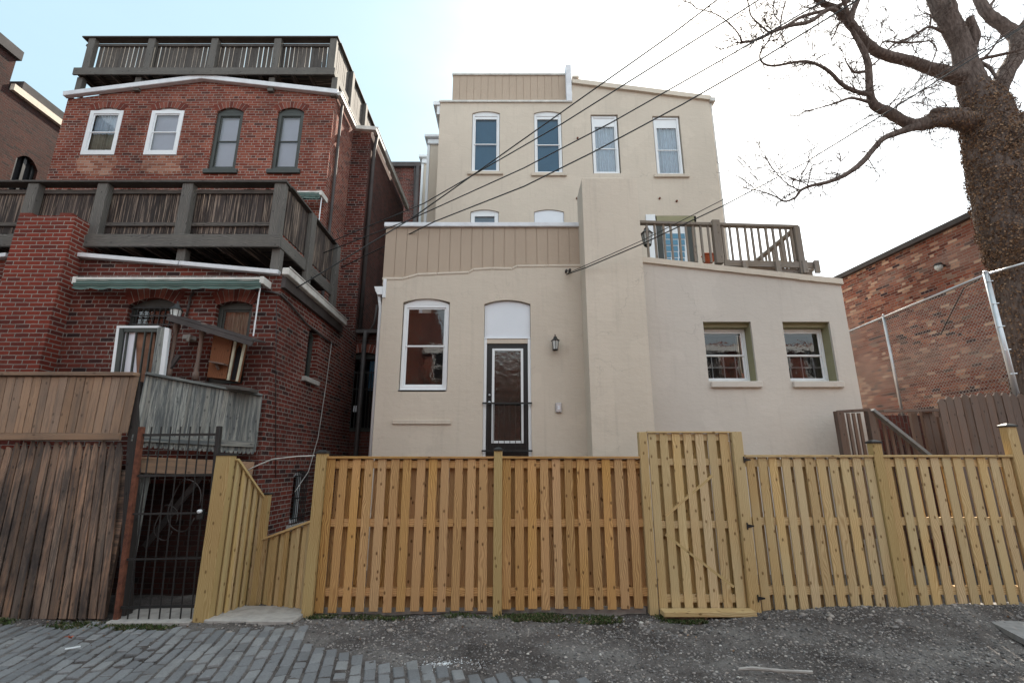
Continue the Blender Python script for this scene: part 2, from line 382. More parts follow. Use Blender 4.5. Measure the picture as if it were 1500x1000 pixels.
M['deckslat'] = wood('peeling_deck_slats', (.055, .042, .038), (.02, .016, .016), var=.7, knots=0, grey=(.42, .32, .25), gw=.7, gsc=(15, .45, 1), gr=(.5, .6), weather=.55, weathercol=(.03, .025, .025))
M['railwood'] = wood('grey_railing_wood', (.27, .225, .18), (.14, .11, .09), var=.25, grey=(.22, .20, .19), gw=.6)
M['stairwood'] = wood('brown_stair_wood', (.17, .11, .085), (.07, .045, .035), var=.4, grey=(.14, .12, .11), gw=.5)
M['blackwood'] = wood('blackened_wood', (.04, .035, .033), (.015, .013, .013), var=.3)
M['stairrail'] = wood('bluish_grey_rail', (.26, .26, .26), (.13, .13, .13), var=.1)
M['warmwood'] = wood('stained_cabinet_wood', (.19, .075, .035), (.08, .03, .015), var=.2)
def bark():
    s = N('bark'); g = s.obj()
    n = s.noise(s.mapv(g, (1, 1, .25)), 22, 5, .65); big = s.noise(g, 2.5, 4)
    col = s.mix(s.ramp(n, [(.35, (0, 0, 0)), (.7, (1, 1, 1))]), c4(.05, .038, .034), c4(.21, .165, .145))
    col = s.mix(s.mth('MULTIPLY', big, .5), col, c4(.17, .12, .10))
    return s.fin(col, .95, s.bump(n, .9, .03), spec=.1)
M['bark'] = bark()
def leafm(name, stops):
    s = N(name); return s.fin(s.ramp(s.isl(), stops), .8, spec=.2)
M['ivy'] = leafm('dead_ivy_leaves', [(0, (.06, .033, .022)), (.4, (.14, .08, .048)), (.75, (.23, .135, .08)), (1, (.36, .23, .14))])
M['weed'] = leafm('weed_green', [(0, (.025, .04, .014)), (.5, (.05, .08, .022)), (.75, (.10, .10, .05)), (1, (.17, .13, .08))])
M['stone'] = leafm('gravel_stone', [(0, (.08, .074, .073)), (.3, (.16, .15, .147)), (.62, (.26, .24, .23)), (.9, (.32, .28, .25)), (.98, (.40, .36, .33)), (1, (.60, .57, .53))])
def groundm():
    s = N('alley_dirt'); g = s.obj()
    a = s.noise(g, 1.1, 6, .65); b = s.noise(g, 35, 5, .7)
    col = s.ramp(a, [(.34, (.05, .042, .039)), (.5, (.11, .096, .09)), (.64, (.18, .165, .155))])
    col = s.mix(.6, col, s.mix(1, col, s.ramp(b, [(.3, (.45, .45, .45)), (.72, (1.7, 1.7, 1.7))]), 'MULTIPLY'))
    vo = s.n('TexVoronoi'); vo.inputs['Scale'].default_value = 75; s.l(g, vo.inputs['Vector'])
    pm = s.ramp(vo.outputs['Color'], [(.62, (0, 0, 0)), (.7, (1, 1, 1))])
    edge = s.ramp(vo.outputs['Distance'], [(.25, (1, 1, 1)), (.5, (0, 0, 0))])
    col = s.mix(s.mth('MULTIPLY', s.mth('MULTIPLY', pm, edge), .7), col, c4(.20, .185, .175))
    h = s.mth('ADD', s.mth('MULTIPLY', b, .7), s.mth('MULTIPLY', edge, .5))
    return s.fin(col, .95, s.bump(h, .8, .012), spec=.15)
M['ground'] = groundm()
def paverm():
    s = N('asphalt_block'); g = s.obj(); i = s.isl()
    c = s.ramp(i, [(0, (.16, .162, .168)), (.5, (.20, .202, .208)), (1, (.25, .25, .25))])
    n = s.noise(g, 60, 4, .7); st = s.noise(g, 2.0, 4, .6)
    c = s.mix(.45, c, s.mix(1, c, s.ramp(n, [(.3, (.6, .6, .6)), (.7, (1.35, 1.35, 1.35))]), 'MULTIPLY'))
    c = s.mix(s.mth('MULTIPLY', s.ramp(st, [(.5, (0, 0, 0)), (.7, (1, 1, 1))]), .4), c, c4(.085, .078, .074))
    return s.fin(c, .85, s.bump(n, .6, .006), spec=.25)
M['paver'] = paverm()
def awn():
    s = N('striped_awning'); sp = s.n('SeparateXYZ'); s.l(s.uv(), sp.inputs[0])
    f = s.ramp(s.mth('FRACT', s.mth('MULTIPLY', sp.outputs[1], 14)), [(.45, (.03, .13, .10)), (.5, (.30, .34, .32)), (.68, (.30, .34, .32)), (.72, (.05, .06, .06))])
    return s.fin(s.mix(s.mth('MULTIPLY', s.noise(s.obj(), 6, 4), .5), f, c4(.06, .07, .065)), .8)
M['awning'] = awn()
# ------------------------------------------------------------------ world + sun
SUN_EL, SUN_AZ = 44, 64      # azimuth measured from +X towards +Y
w = bpy.data.worlds.new('World'); sc.world = w; w.use_nodes = True; wt = w.node_tree
bg = wt.nodes['Background']; sky = wt.nodes.new('ShaderNodeTexSky'); sky.sky_type = 'NISHITA'; sky.sun_disc = False
sky.sun_elevation = math.radians(SUN_EL); sky.sun_rotation = math.radians(90-SUN_AZ); sky.dust_density = 2.5; sky.air_density = 1.0; sky.ozone_density = 1.0
# thin high cloud veil, procedural, in the direction of the sky
tc = wt.nodes.new('ShaderNodeTexCoord'); mp = wt.nodes.new('ShaderNodeMapping'); mp.inputs['Scale'].default_value = (1.2, 1.2, 3.5)
nz = wt.nodes.new('ShaderNodeTexNoise'); nz.inputs['Scale'].default_value = 1.6; nz.inputs['Detail'].default_value = 7; nz.inputs['Roughness'].default_value = .6
rp = wt.nodes.new('ShaderNodeValToRGB'); rp.color_ramp.elements[0].position = .35; rp.color_ramp.elements[0].color = (.70, .70, .70, 1); rp.color_ramp.elements[1].position = .75; rp.color_ramp.elements[1].color = (.88, .88, .88, 1)
mx = wt.nodes.new('ShaderNodeMix'); mx.data_type = 'RGBA'; mx.inputs[7].default_value = (1.75, 2.75, 3.15, 1)
wt.links.new(tc.outputs['Generated'], mp.inputs[0]); wt.links.new(mp.outputs[0], nz.inputs['Vector']); wt.links.new(nz.outputs[0], rp.inputs[0])
# milky away from the clearer blue upper left; brightened behind camera to light facades
vm = wt.nodes.new('ShaderNodeVectorMath'); vm.operation = 'DOT_PRODUCT'; d0 = ray(-60, 60).normalized(); vm.inputs[1].default_value = d0
nv = wt.nodes.new('ShaderNodeVectorMath'); nv.operation = 'NORMALIZE'; wt.links.new(tc.outputs['Generated'], nv.inputs[0]); wt.links.new(nv.outputs[0], vm.inputs[0])
rg = wt.nodes.new('ShaderNodeMapRange'); rg.interpolation_type = 'SMOOTHSTEP'; rg.inputs[1].default_value = .90; rg.inputs[2].default_value = .12; wt.links.new(vm.outputs['Value'], rg.inputs[0])
vc = wt.nodes.new('ShaderNodeMix'); vc.data_type = 'RGBA'; vc.inputs[6].default_value = (2.35, 3.3, 3.6, 1); vc.inputs[7].default_value = (5.9, 6.5, 6.6, 1)
wt.links.new(rg.outputs[0], vc.inputs[0]); wt.links.new(vc.outputs[2], mx.inputs[7])
wt.links.new(rp.outputs[0], mx.inputs[0]); wt.links.new(sky.outputs[0], mx.inputs[6]); wt.links.new(mx.outputs[2], bg.inputs[0])
bg.inputs[1].default_value = .13
sl = bpy.data.lights.new('sun', 'SUN'); sl.energy = 4.4; sl.angle = math.radians(.5); sl.color = (1, .90, .76)
so = bpy.data.objects.new('sun', sl); COL.objects.link(so); so.location = (20, 10, 20)
e, a = math.radians(SUN_EL), math.radians(SUN_AZ)
so.rotation_euler = Vector((math.cos(e)*math.cos(a), math.cos(e)*math.sin(a), math.sin(e))).to_track_quat('Z', 'Y').to_euler()
sc.view_settings.view_transform = 'Standard'; sc.view_settings.look = 'None'; sc.view_settings.exposure = 1.14; sc.view_settings.gamma = 1
# ------------------------------------------------------------------ window builder
def window(house, x0, x1, z0, z1, Y, fm, top=None, fw=.045, back='room', sash=True, rise=0, panel=0, lo=None, name='window', label=None, bars=None, pane='glass', backd=.10):
    """frame mesh with panes and blind as sub-parts; Y is the plane of the frame front"""
    f = MB(); zt = z1-rise
    f.box(x0, x0+fw, Y, Y+.07, z0, zt, 2); f.box(x1-fw, x1, Y, Y+.07, z0, zt, 2)
    f.box(x0+fw, x1-fw, Y, Y+.07, z0, z0+fw*1.3, 0); f.box(x0+fw, x1-fw, Y, Y+.07, zt-fw, zt, 0)
    if rise: f.prism(arch(x0, x1, zt+.002, zt+.004, z1, 8), Y, Y+.06)
    if panel: f.box(x0+fw, x1-fw, Y+.02, Y+.06, zt-fw-panel, zt-fw, 0)
    a0, a1, b0, b1 = x0+fw, x1-fw, z0+fw*1.3, zt-fw-panel
    m_ = (b0+b1)/2; s = .03
    if sash:
        for (q0, q1, dy) in ((b0, m_+.012, .035), (m_-.012, b1, .02)):
            f.box(a0, a0+s, Y+dy, Y+dy+.012, q0, q1, 2); f.box(a1-s, a1, Y+dy, Y+dy+.012, q0, q1, 2)
            f.box(a0+s, a1-s, Y+dy, Y+dy+.012, q0, q0+s, 0); f.box(a0+s, a1-s, Y+dy, Y+dy+.012, q1-s, q1, 0)
    o = f.build(name, M[fm], house, bevel=.003, label=label)
    for (q0, q1, dy) in (((b0, m_, .04), (m_, b1, .03)) if sash else ((b0, b1, .04),)):
        g = MB(); g.poly([(a0, Y+dy, q0), (a1, Y+dy, q0), (a1, Y+dy, q1), (a0, Y+dy, q1)]); g.build('pane', M[pane], o)
    for bk, (q0, q1) in (((back, (b0, b1)),) if lo is None else ((lo, (b0, m_)), (back, (m_, b1)))):
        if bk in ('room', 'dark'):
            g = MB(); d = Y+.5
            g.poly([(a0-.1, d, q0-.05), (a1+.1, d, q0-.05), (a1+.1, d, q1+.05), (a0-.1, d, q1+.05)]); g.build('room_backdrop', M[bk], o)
        elif 'curtain' in bk:
            g = MB(); n = 28; pr = None
            for i in range(n+1):
                x = a0+(a1-a0)*i/n; y = Y+backd+.018*math.sin(i*1.9)+.01*math.sin(i*.7)
                if pr: g.poly([(pr[0], pr[1], q0), (x, y, q0), (x, y, q1), (pr[0], pr[1], q1)])
                pr = (x, y)
            g.build('curtain', M[bk], o, smooth=True)
        else:
            g = MB(); nsl = max(3, int((q1-q0)/.05))
            for i in range(nsl):
                z = q0+(q1-q0)*i/nsl; hh = (q1-q0)/nsl
                g.poly([(a0, Y+backd, z), (a1, Y+backd, z), (a1, Y+backd-.012, z+hh), (a0, Y+backd-.012, z+hh)])
            g.build('blind', M[bk], o)
    return o
def brick_arch(house, x0, x1, zs, zt, Y, m, h=.2, th=.008, nb=None):
    b = MB(); n = nb or max(9, int((x1-x0)/.075)); w_ = x1-x0; ov = .06
    for i in range(n):
        t0, t1 = i/n+.07/n, (i+1)/n-.07/n
        def pt(t, r):
            x = x0-ov*(r)+(w_+2*ov*r)*t; zz = zs+(zt-zs)*(1-(2*t-1)**2)
            return (x+(t-.5)*r*.12, zz+.004+r*h)
        q = [pt(t0, 0), pt(t1, 0), pt(t1, 1), pt(t0, 1)]
        c = []
        for k in (0, 1):
            for j in (0, 1):
                for i2 in (0, 1):
                    u = q[(0, 1)[i2]] if k == 0 else q[(3, 2)[i2]]
                    c.append((u[0], Y-th if j == 0 else Y+.05, u[1]))
        b.hexa(c, 2)
    bk = MB(); ar = arch(x0-.05, x1+.05, zs+h, zs+h, zt+h, 8)[2:]; lo_ = arch(x0, x1, zs, zs+.002, zt+.002, 8)[2:]
    for i in range(8): bk.poly([(lo_[i+1][0], Y-.004, lo_[i+1][1]), (lo_[i][0], Y-.004, lo_[i][1]), (ar[i][0], Y-.004, ar[i][1]), (ar[i+1][0], Y-.004, ar[i+1][1])])
    o = b.build('brick_arch', m, house); bk.build('mortar_bed', M['mortar'], o); return o
def isl_brick(name, stops):
    s = N(name); g = s.obj(); c = s.ramp(s.isl(), stops)
    c = s.mix(.4, c, s.mix(1, c, s.ramp(s.noise(g, 40, 4, .7), [(.3, (.4, .4, .4)), (.7, (1.4, 1.4, 1.4))]), 'MULTIPLY'))
    return s.fin(c, .9, s.bump(s.noise(g, 60, 3), .4, .005), spec=.2)
M['archbrick'] = isl_brick('arch_brick', [(0, (.11, .033, .026)), (.6, (.18, .048, .034)), (1, (.25, .085, .06))])
# ================================================================== LEFT BRICK ROW HOUSE
BY, WY = 10.0, 7.3
LH = thing('brick_house', 'tall old red brick row house with timber decks at the left', 'house', (XX(250, 300, BY), BY, 0))
wx = XX(396, 545, WY)                    # right wall of the rear wing
bx0, bx1 = XX(85, 200, BY), XX(485, 200, BY)
zE = ZZ(138, BY)
bump_y = 11.35; bx2 = XX(535, 300, bump_y)
# main block front
def mapx(px, py, Y): return XX(px, py, Y)
top = [(bx1, ZZ(142, BY)), (XX(300, 118, BY), ZZ(119, BY)), (bx0, ZZ(146, BY))]
H = []
defs = []
for (a, b, t, bo, sp) in ((128, 173, 158, 227, 163), (219, 263, 158, 227, 163)):
    x0, x1, z0, z1 = R(a, t, b, bo, BY); defs.append((x0, x1, z0, z1, ZZ(sp, BY), 'w'))
for (a, b, t, bo, sp) in ((311, 351, 158, 249, 164), (402, 441, 158, 249, 164)):
    x0, x1, z0, z1 = R(a, t, b, bo, BY); defs.append((x0, x1, z0, z1, ZZ(sp, BY), 'd'))
H = [arch(d[0], d[1], d[2], d[4], d[3]) for d in defs]
mb = MB(); wall_face(mb, [(bx0, 0), (bx1, 0)]+top, H, BY, .14)
wall_face(mb, [(BY, 0), (bump_y, 0), (bump_y, zE), (BY, zE)], [], X=bx1, axis='y')
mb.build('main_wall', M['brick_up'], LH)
mb = MB()
zE2 = ZZ(190, bump_y)
ye = 15.4
wall_face(mb, [(bx1, 0), (bx2, 0), (bx2, zE2), (bx1, zE2)], [], bump_y)
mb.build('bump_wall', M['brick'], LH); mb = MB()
wall_face(mb, [(bump_y, 0), (ye, 0), (ye, zE2), (bump_y, zE2)], [], X=bx2, axis='y')
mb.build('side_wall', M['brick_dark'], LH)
mb = MB(); wall_face(mb, [(BY, 0), (ye+4, 0), (ye+4, zE), (BY, zE)], [], X=bx0, axis='y', flip=True); mb.build('left_wall', M['brick'], LH)
mb = MB()
mb.poly([(bx0, BY+.02, ZZ(146, BY)), (XX(300, 118, BY), BY+.02, ZZ(119, BY)), (XX(300, 118, BY), ye+4, ZZ(119, BY)), (bx0, ye+4, ZZ(146, BY))])
mb.poly([(bx1, BY+.02, ZZ(142, BY)), (XX(300, 118, BY), BY+.02, ZZ(119, BY)), (XX(300, 118, BY), ye+4, ZZ(119, BY)), (bx1, ye+4, ZZ(142, BY))])
mb.poly([(bx1, bump_y, zE2), (bx2, bump_y, zE2), (bx2, ye, zE2), (bx1, ye, zE2)])
mb.poly([(bx0, ye+4, 0), (bx1, ye+4, 0), (bx1, ye+4, zE), (bx0, ye+4, zE)])
mb.build('roof', M['roof'], LH)
# white rake trim on the roof edge
mb = MB(); r_ = Vector((XX(300, 114, BY), BY-.06, ZZ(117, BY)))
for q in ((98, 142), (497, 139)):
    p = Vector((XX(q[0], q[1], BY), BY-.06, ZZ(q[1], BY)))
    mb.beam(p, r_, .12, .13, g=0)
mb.box(r_.x-.14, r_.x+.14, BY-.13, BY+.05, r_.z+.0, r_.z+.1, 0)
mb.build('rake_trim', M['coping'], LH, bevel=.01)
# eaves gutters on the right side
def gutter(p0, p1, r=.07, mat='gutter', par=LH, nm='gutter'):
    g = MB(); g.beam(p0, p1, r*1.6, r*1.7, g=0); p0 = Vector(p0); p1 = Vector(p1)
    up = Vector((0, 0, r*.95)); sd = Vector((r*.9, 0, 0))
    g.beam(p0+up+sd, p1+up+sd, .02, .03, g=0)
    return g.build(nm, M[mat], par, bevel=.012)
gutter((bx1+.10, BY-.05, zE-.02), (bx1+.10, bump_y-.15, zE-.02))
gutter((bx1+.10, bump_y-.15, zE-.02), (bx2+.18, bump_y-.12, zE-.05))
gutter((bx2+.13, bump_y-.12, zE-.05), (bx2+.13, ye, zE-.03))
g = MB(); g.tube([(bx1+.09, BY+.25, zE-.12), (bx1+.07, BY+.27, zE-.4), (bx1+.07, BY+.27, 5.3), (bx1+.07, BY+.2, 5.0)], .04, 8); g.build('downpipe', M['darkpipe'], LH, smooth=True)
g = MB(); g.tube([(bx2+.14, bump_y+.1, zE-.1), (bx2+.07, bump_y+.15, zE-.5), (bx2+.07, bump_y+.15, 4.9)], .05, 8); g.build('downpipe', M['darkpipe'], LH, smooth=True)
for i, d in enumerate(defs):
    x0, x1, z0, z1, zs, k = d
    if k == 'w':
        window(LH, x0-.03, x1+.03, z0, zs+.01, BY-.015, 'white', fw=.09, back='curtain' if i == 0 else 'blind', lo='curtain_tan' if i == 0 else None, label='white framed window in the brick top storey')
        f = MB(); f.prism(arch(x0, x1, zs+.012, zs+.012, z1-.005), BY+.03, BY+.07); f.build('arch_filler', M['white'], LH)
    else:
        window(LH, x0, x1, z0, z1, BY+.04, 'darkframe', fw=.085, back='blind', rise=z1-zs, label='tall dark framed window with white blind')
        f = MB(); f.box(x0-.06, x1+.08, BY-.06, BY+.1, z0-.11, z0, 0); f.build('sill', M['darkframe'], LH, bevel=.008)
    brick_arch(LH, x0, x1, zs, z1, BY, M['archbrick'], h=.17)
for q in ([(112, 236), (118, 229), (170, 228), (172, 240), (163, 248), (166, 256), (128, 258), (113, 250)], [(205, 250), (210, 234), (222, 228), (258, 229), (268, 228), (263, 240), (266, 254), (240, 257)]):
    f = MB(); ring = [(XX(x, y, BY), ZZ(y, BY)) for x, y in q]
    wall_face(f, ring, [], BY-.004); f.build('brick_patch', M['brick_patch'], LH)
# rear wing
wt_ = lambda px, py: (XX(px, py, WY), ZZ(py, WY))
wl = XX(-140, 545, WY)
w1 = R(177, 437, 249, 575, WY); w2 = R(309, 441, 363, 562, WY)
h1 = arch(w1[0], w1[1], w1[2], ZZ(447, WY), ZZ(436, WY)); h2 = arch(w2[0], w2[1], w2[2], ZZ(447, WY), ZZ(441, WY))
mb = MB(); outl = [(wl, -2.5), (wx, -2.5), (wx, ZZ(402, WY)), wt_(72, 369), (wl, ZZ(392, WY))]
wall_face(mb, outl, [h1, h2], WY, .16)
wye = 11.2
s1a, s1b = PX(449, 520, wx), PX(464, 520, wx); s2a, s2b = PX(428, 722, wx), PX(447, 722, wx)
sh1 = arch(s1a.y, s1b.y, PX(456, 556, wx).z, PX(456, 487, wx).z, PX(456, 480, wx).z)
sh2 = arch(s2a.y, s2b.y, PX(438, 765, wx).z, PX(438, 695, wx).z, PX(438, 688, wx).z)
zw = ZZ(402, WY)
wall_face(mb, [(WY, -2.5), (wye, -2.5), (wye, zw), (WY, zw)], [sh1, sh2], X=wx, axis='y', depth=.14)
mb.build('rear_wing_wall', M['brick'], LH)
mb = MB(); pk = wt_(72, 369)
mb.poly([(wx, WY+.02, zw), (pk[0], WY+.02, pk[1]), (pk[0], BY, pk[1]), (wx, BY, zw)])
mb.poly([(wl, WY+.02, ZZ(392, WY)), (pk[0], WY+.02, pk[1]), (pk[0], BY, pk[1]), (wl, BY, ZZ(392, WY))])
mb.poly([(wx, BY, zw), (bx1, BY, zw), (bx1, wye, zw), (wx, wye, zw)])
mb.build('wing_roof', M['roof'], LH)
for q in (((112, 375), (266, 388)), ((267.5, 388), (411, 401)), ((-60, 383), (16, 376))):
    mb = MB(); a0, b0 = P(*q[0], WY), P(*q[1], WY)
    mb.beam((a0.x, WY-.04, a0.z), (b0.x, WY-.04, b0.z), .10, .07, g=0); mb.build('coping', M['coping'], LH, bevel=.006)
gutter((wx+.09, WY-.1, zw+.02), (wx+.09, 10.0, zw-.02), .07, 'gutter')
g = MB(); g.beam((wx+.03, WY, zw-.12), (wx+.03, 10.0, zw-.14), .07, .2, g=0); g.build('eaves_board', M['darkpipe'], LH)
g = MB(); zf_ = 1.45; wall_face(g, rect(wl, XX(330, 760, WY), -.3, zf_), [], WY-.012); g.build('basement_shade_sheet', M['brick_darkened'], LH, label='dark brick sheet under the stoop with the areaway shade in its colour')  # added dark sheet over the wing wall, areaway shade put into its colour
# wing windows
o = window(LH, w1[0], w1[1], w1[2], ZZ(436, WY), WY+.08, 'darkframe', rise=ZZ(436, WY)-ZZ(447, WY), back='dark', fw=.05, sash=False, label='arched window with iron bars behind the open storm door')
g = MB()
for i in range(9):
    x = w1[0]+.03+(w1[1]-w1[0]-.06)*i/8; g.tube([(x, WY+.05, w1[2]+.05), (x, WY+.05, ZZ(449, WY))], .007, 5)
for z in (ZZ(449, WY), ZZ(461, WY), ZZ(474, WY)): g.beam((w1[0], WY+.05, z), (w1[1], WY+.05, z), .01, .022)
g.build('security_bars', M['black'], LH)
window(LH, w2[0], w2[1], w2[2], ZZ(441, WY), WY+.08, 'darkframe', rise=.05, back='curtain_tan', fw=.07, label='narrow dark framed window with a tan curtain')
brick_arch(LH, w1[0], w1[1], ZZ(447, WY), ZZ(436, WY), WY, M['archbrick'], h=.2)
brick_arch(LH, w2[0], w2[1], ZZ(447, WY), ZZ(441, WY), WY, M['archbrick'], h=.2)
for (ya, yb, zlo, zhi, bars) in ((s1a.y, s1b.y, PX(456, 556, wx).z, PX(456, 482, wx).z, False), (s2a.y, s2b.y, PX(438, 765, wx).z, PX(438, 692, wx).z, True)):
    f = MB(); X_ = wx-.10
    for (y0, y1, z0, z1) in ((ya, ya+.07, zlo, zhi), (yb-.07, yb, zlo, zhi), (ya+.07, yb-.07, zlo, zlo+.07), (ya+.07, yb-.07, zhi-.07, zhi)):
        f.box(X_-.05, X_, y0, y1, z0, z1)
    o = f.build('side_window', M['white' if bars else 'darkframe'], LH, label='barred basement window in the side wall' if bars else 'small dark window high in the side wall')
    g = MB(); g.poly([(X_-.03, ya, zlo), (X_-.03, yb, zlo), (X_-.03, yb, zhi), (X_-.03, ya, zhi)]); g.build('pane', M['glass'], o)
    g = MB(); g.poly([(X_-.4, ya-.1, zlo-.1), (X_-.4, yb+.1, zlo-.1), (X_-.4, yb+.1, zhi), (X_-.4, ya-.1, zhi)]); g.build('room_backdrop', M['dark'], o)
    g = MB(); g.box(wx-.02, wx+.07, ya-.1, yb+.1, zlo-.08, zlo, 1); g.build('sill', M['concrete'], o)
    if bars:
        g = MB()
        for i in range(8):
            y = ya+(yb-ya)*(i+.5)/8; g.tube([(wx+.03, y, zlo), (wx+.03, y, zhi+.03)], .008, 5)
        for z in (zlo+.1, (zlo+zhi)/2, zhi-.05): g.beam((wx+.03, ya-.03, z), (wx+.03, yb+.03, z), .01, .02)
        g.build('security_bars', M['black'], o)
# chimney on the wing
cY = 7.03
cx1 = XX(84, 425, cY); cx0 = cx1-(XX(109, 315, cY)-XX(26, 315, cY)); cz = ZZ(316, cY)
mb = MB()
def bbox(mb, x0, x1, y0, y1, z0, z1, topface=True):
    mb.poly([(x0, y0, z0), (x1, y0, z0), (x1, y0, z1), (x0, y0, z1)], [(x0, z0), (x1, z0), (x1, z1), (x0, z1)])
    mb.poly([(x1, y0, z0), (x1, y1, z0), (x1, y1, z1), (x1, y0, z1)], [(x1+0, z0), (x1+y1-y0, z0), (x1+y1-y0, z1), (x1, z1)])
    mb.poly([(x0, y1, z0), (x0, y0, z0), (x0, y0, z1), (x0, y1, z1)], [(x0-y1+y0, z0), (x0, z0), (x0, z1), (x0-y1+y0, z1)])
    mb.poly([(x1, y1, z0), (x0, y1, z0), (x0, y1, z1), (x1, y1, z1)], [(x1, z0), (x0, z0), (x0, z1), (x1, z1)])
    if topface: mb.poly([(x0, y0, z1), (x1, y0, z1), (x1, y1, z1), (x0, y1, z1)])
bbox(mb, cx0, cx1, cY, WY+.35, -1, cz)
mb.build('chimney', M['brick_chim'], LH)
mb = MB(); x = cx0
while x < cx1-.05:
    if random.random() < .75: mb.box(x, min(x+.2, cx1), cY+.01, cY+.11, cz+.004, cz+.06+random.uniform(-.01, .01), 0, j=.006)
    x += .215
mb.build('chimney_cap', M['archbrick'], LH, label='loose broken top course of the brick chimney')
# connecting bay at the back of the passage
KY = 11.2; kx1 = -1.6
kz = ZZ(484, KY)
kr = R(500, 517, 556, 632, KY); kh = arch(kr[0], kr[1], kr[2], ZZ(523, KY), ZZ(516, KY))
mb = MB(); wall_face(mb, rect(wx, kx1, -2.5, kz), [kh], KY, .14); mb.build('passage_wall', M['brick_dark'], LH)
window(LH, kr[0], kr[1], kr[2], ZZ(516, KY), KY+.08, 'darkframe', rise=.07, back='dark', sash=False, fw=.07, label='dark window at the end of the passage')
brick_arch(LH, kr[0], kr[1], ZZ(523, KY), ZZ(516, KY), KY, M['archbrick'], h=.2)
g = MB()
for (a_, b_) in ((502, 510), (537, 552)):
    x0, x1 = XX(a_, 550, KY), XX(b_, 550, KY)
    for i in range(8):
        t0, t1 = i/8, (i+1)/8
        g.poly([(x0+(x1-x0)*t0, KY+.2+.02*(i % 2), ZZ(570, KY)), (x0+(x1-x0)*t1, KY+.2+.02*((i+1) % 2), ZZ(570, KY)), (x0+(x1-x0)*t1, KY+.2+.02*((i+1) % 2), ZZ(526, KY)), (x0+(x1-x0)*t0, KY+.2+.02*(i % 2), ZZ(526, KY))])
g.build('curtain', M['blindblue'], LH)
g = MB()
for i in range(11):
    x = kr[0]+(kr[1]-kr[0])*(i+.5)/11; g.tube([(x, KY-.05, kr[2]), (x, KY-.05, ZZ(543, KY))], .01, 5)
for yy in (546, 570, 628): g.beam((kr[0], KY-.05, ZZ(yy, KY)), (kr[1], KY-.05, ZZ(yy, KY)), .012, .03)
g.build('security_bars', M['black'], LH)
g = MB(); g.box(XX(518, 598, KY), XX(522.5, 598, KY), KY-.02, KY-.005, ZZ(603, KY), ZZ(594, KY)); g.build('notice_sticker', M['panel'], LH)
mb = MB(); mb.poly([(wx, KY-.15, kz), (kx1, KY-.15, kz), (kx1, KY+3, kz+.1), (wx, KY+3, kz+.1)]); mb.box(wx, kx1, KY-.14, KY-.05, kz-.09, kz-.003, 0)
mb.build('passage_roof', M['darkpipe'], LH)
mb = MB(); mb.tube([(wx+.22, KY-.12, kz-.05), (wx+.2, KY-.1, -1)], .05, 8); mb.tube([(wx+.45, KY-.12, kz+.6), (wx+.42, KY-.12, kz+.15), (wx+.25, KY-.1, kz-.2)], .03, 6)
mb.build('downpipe', M['darkpipe'], LH, smooth=True)
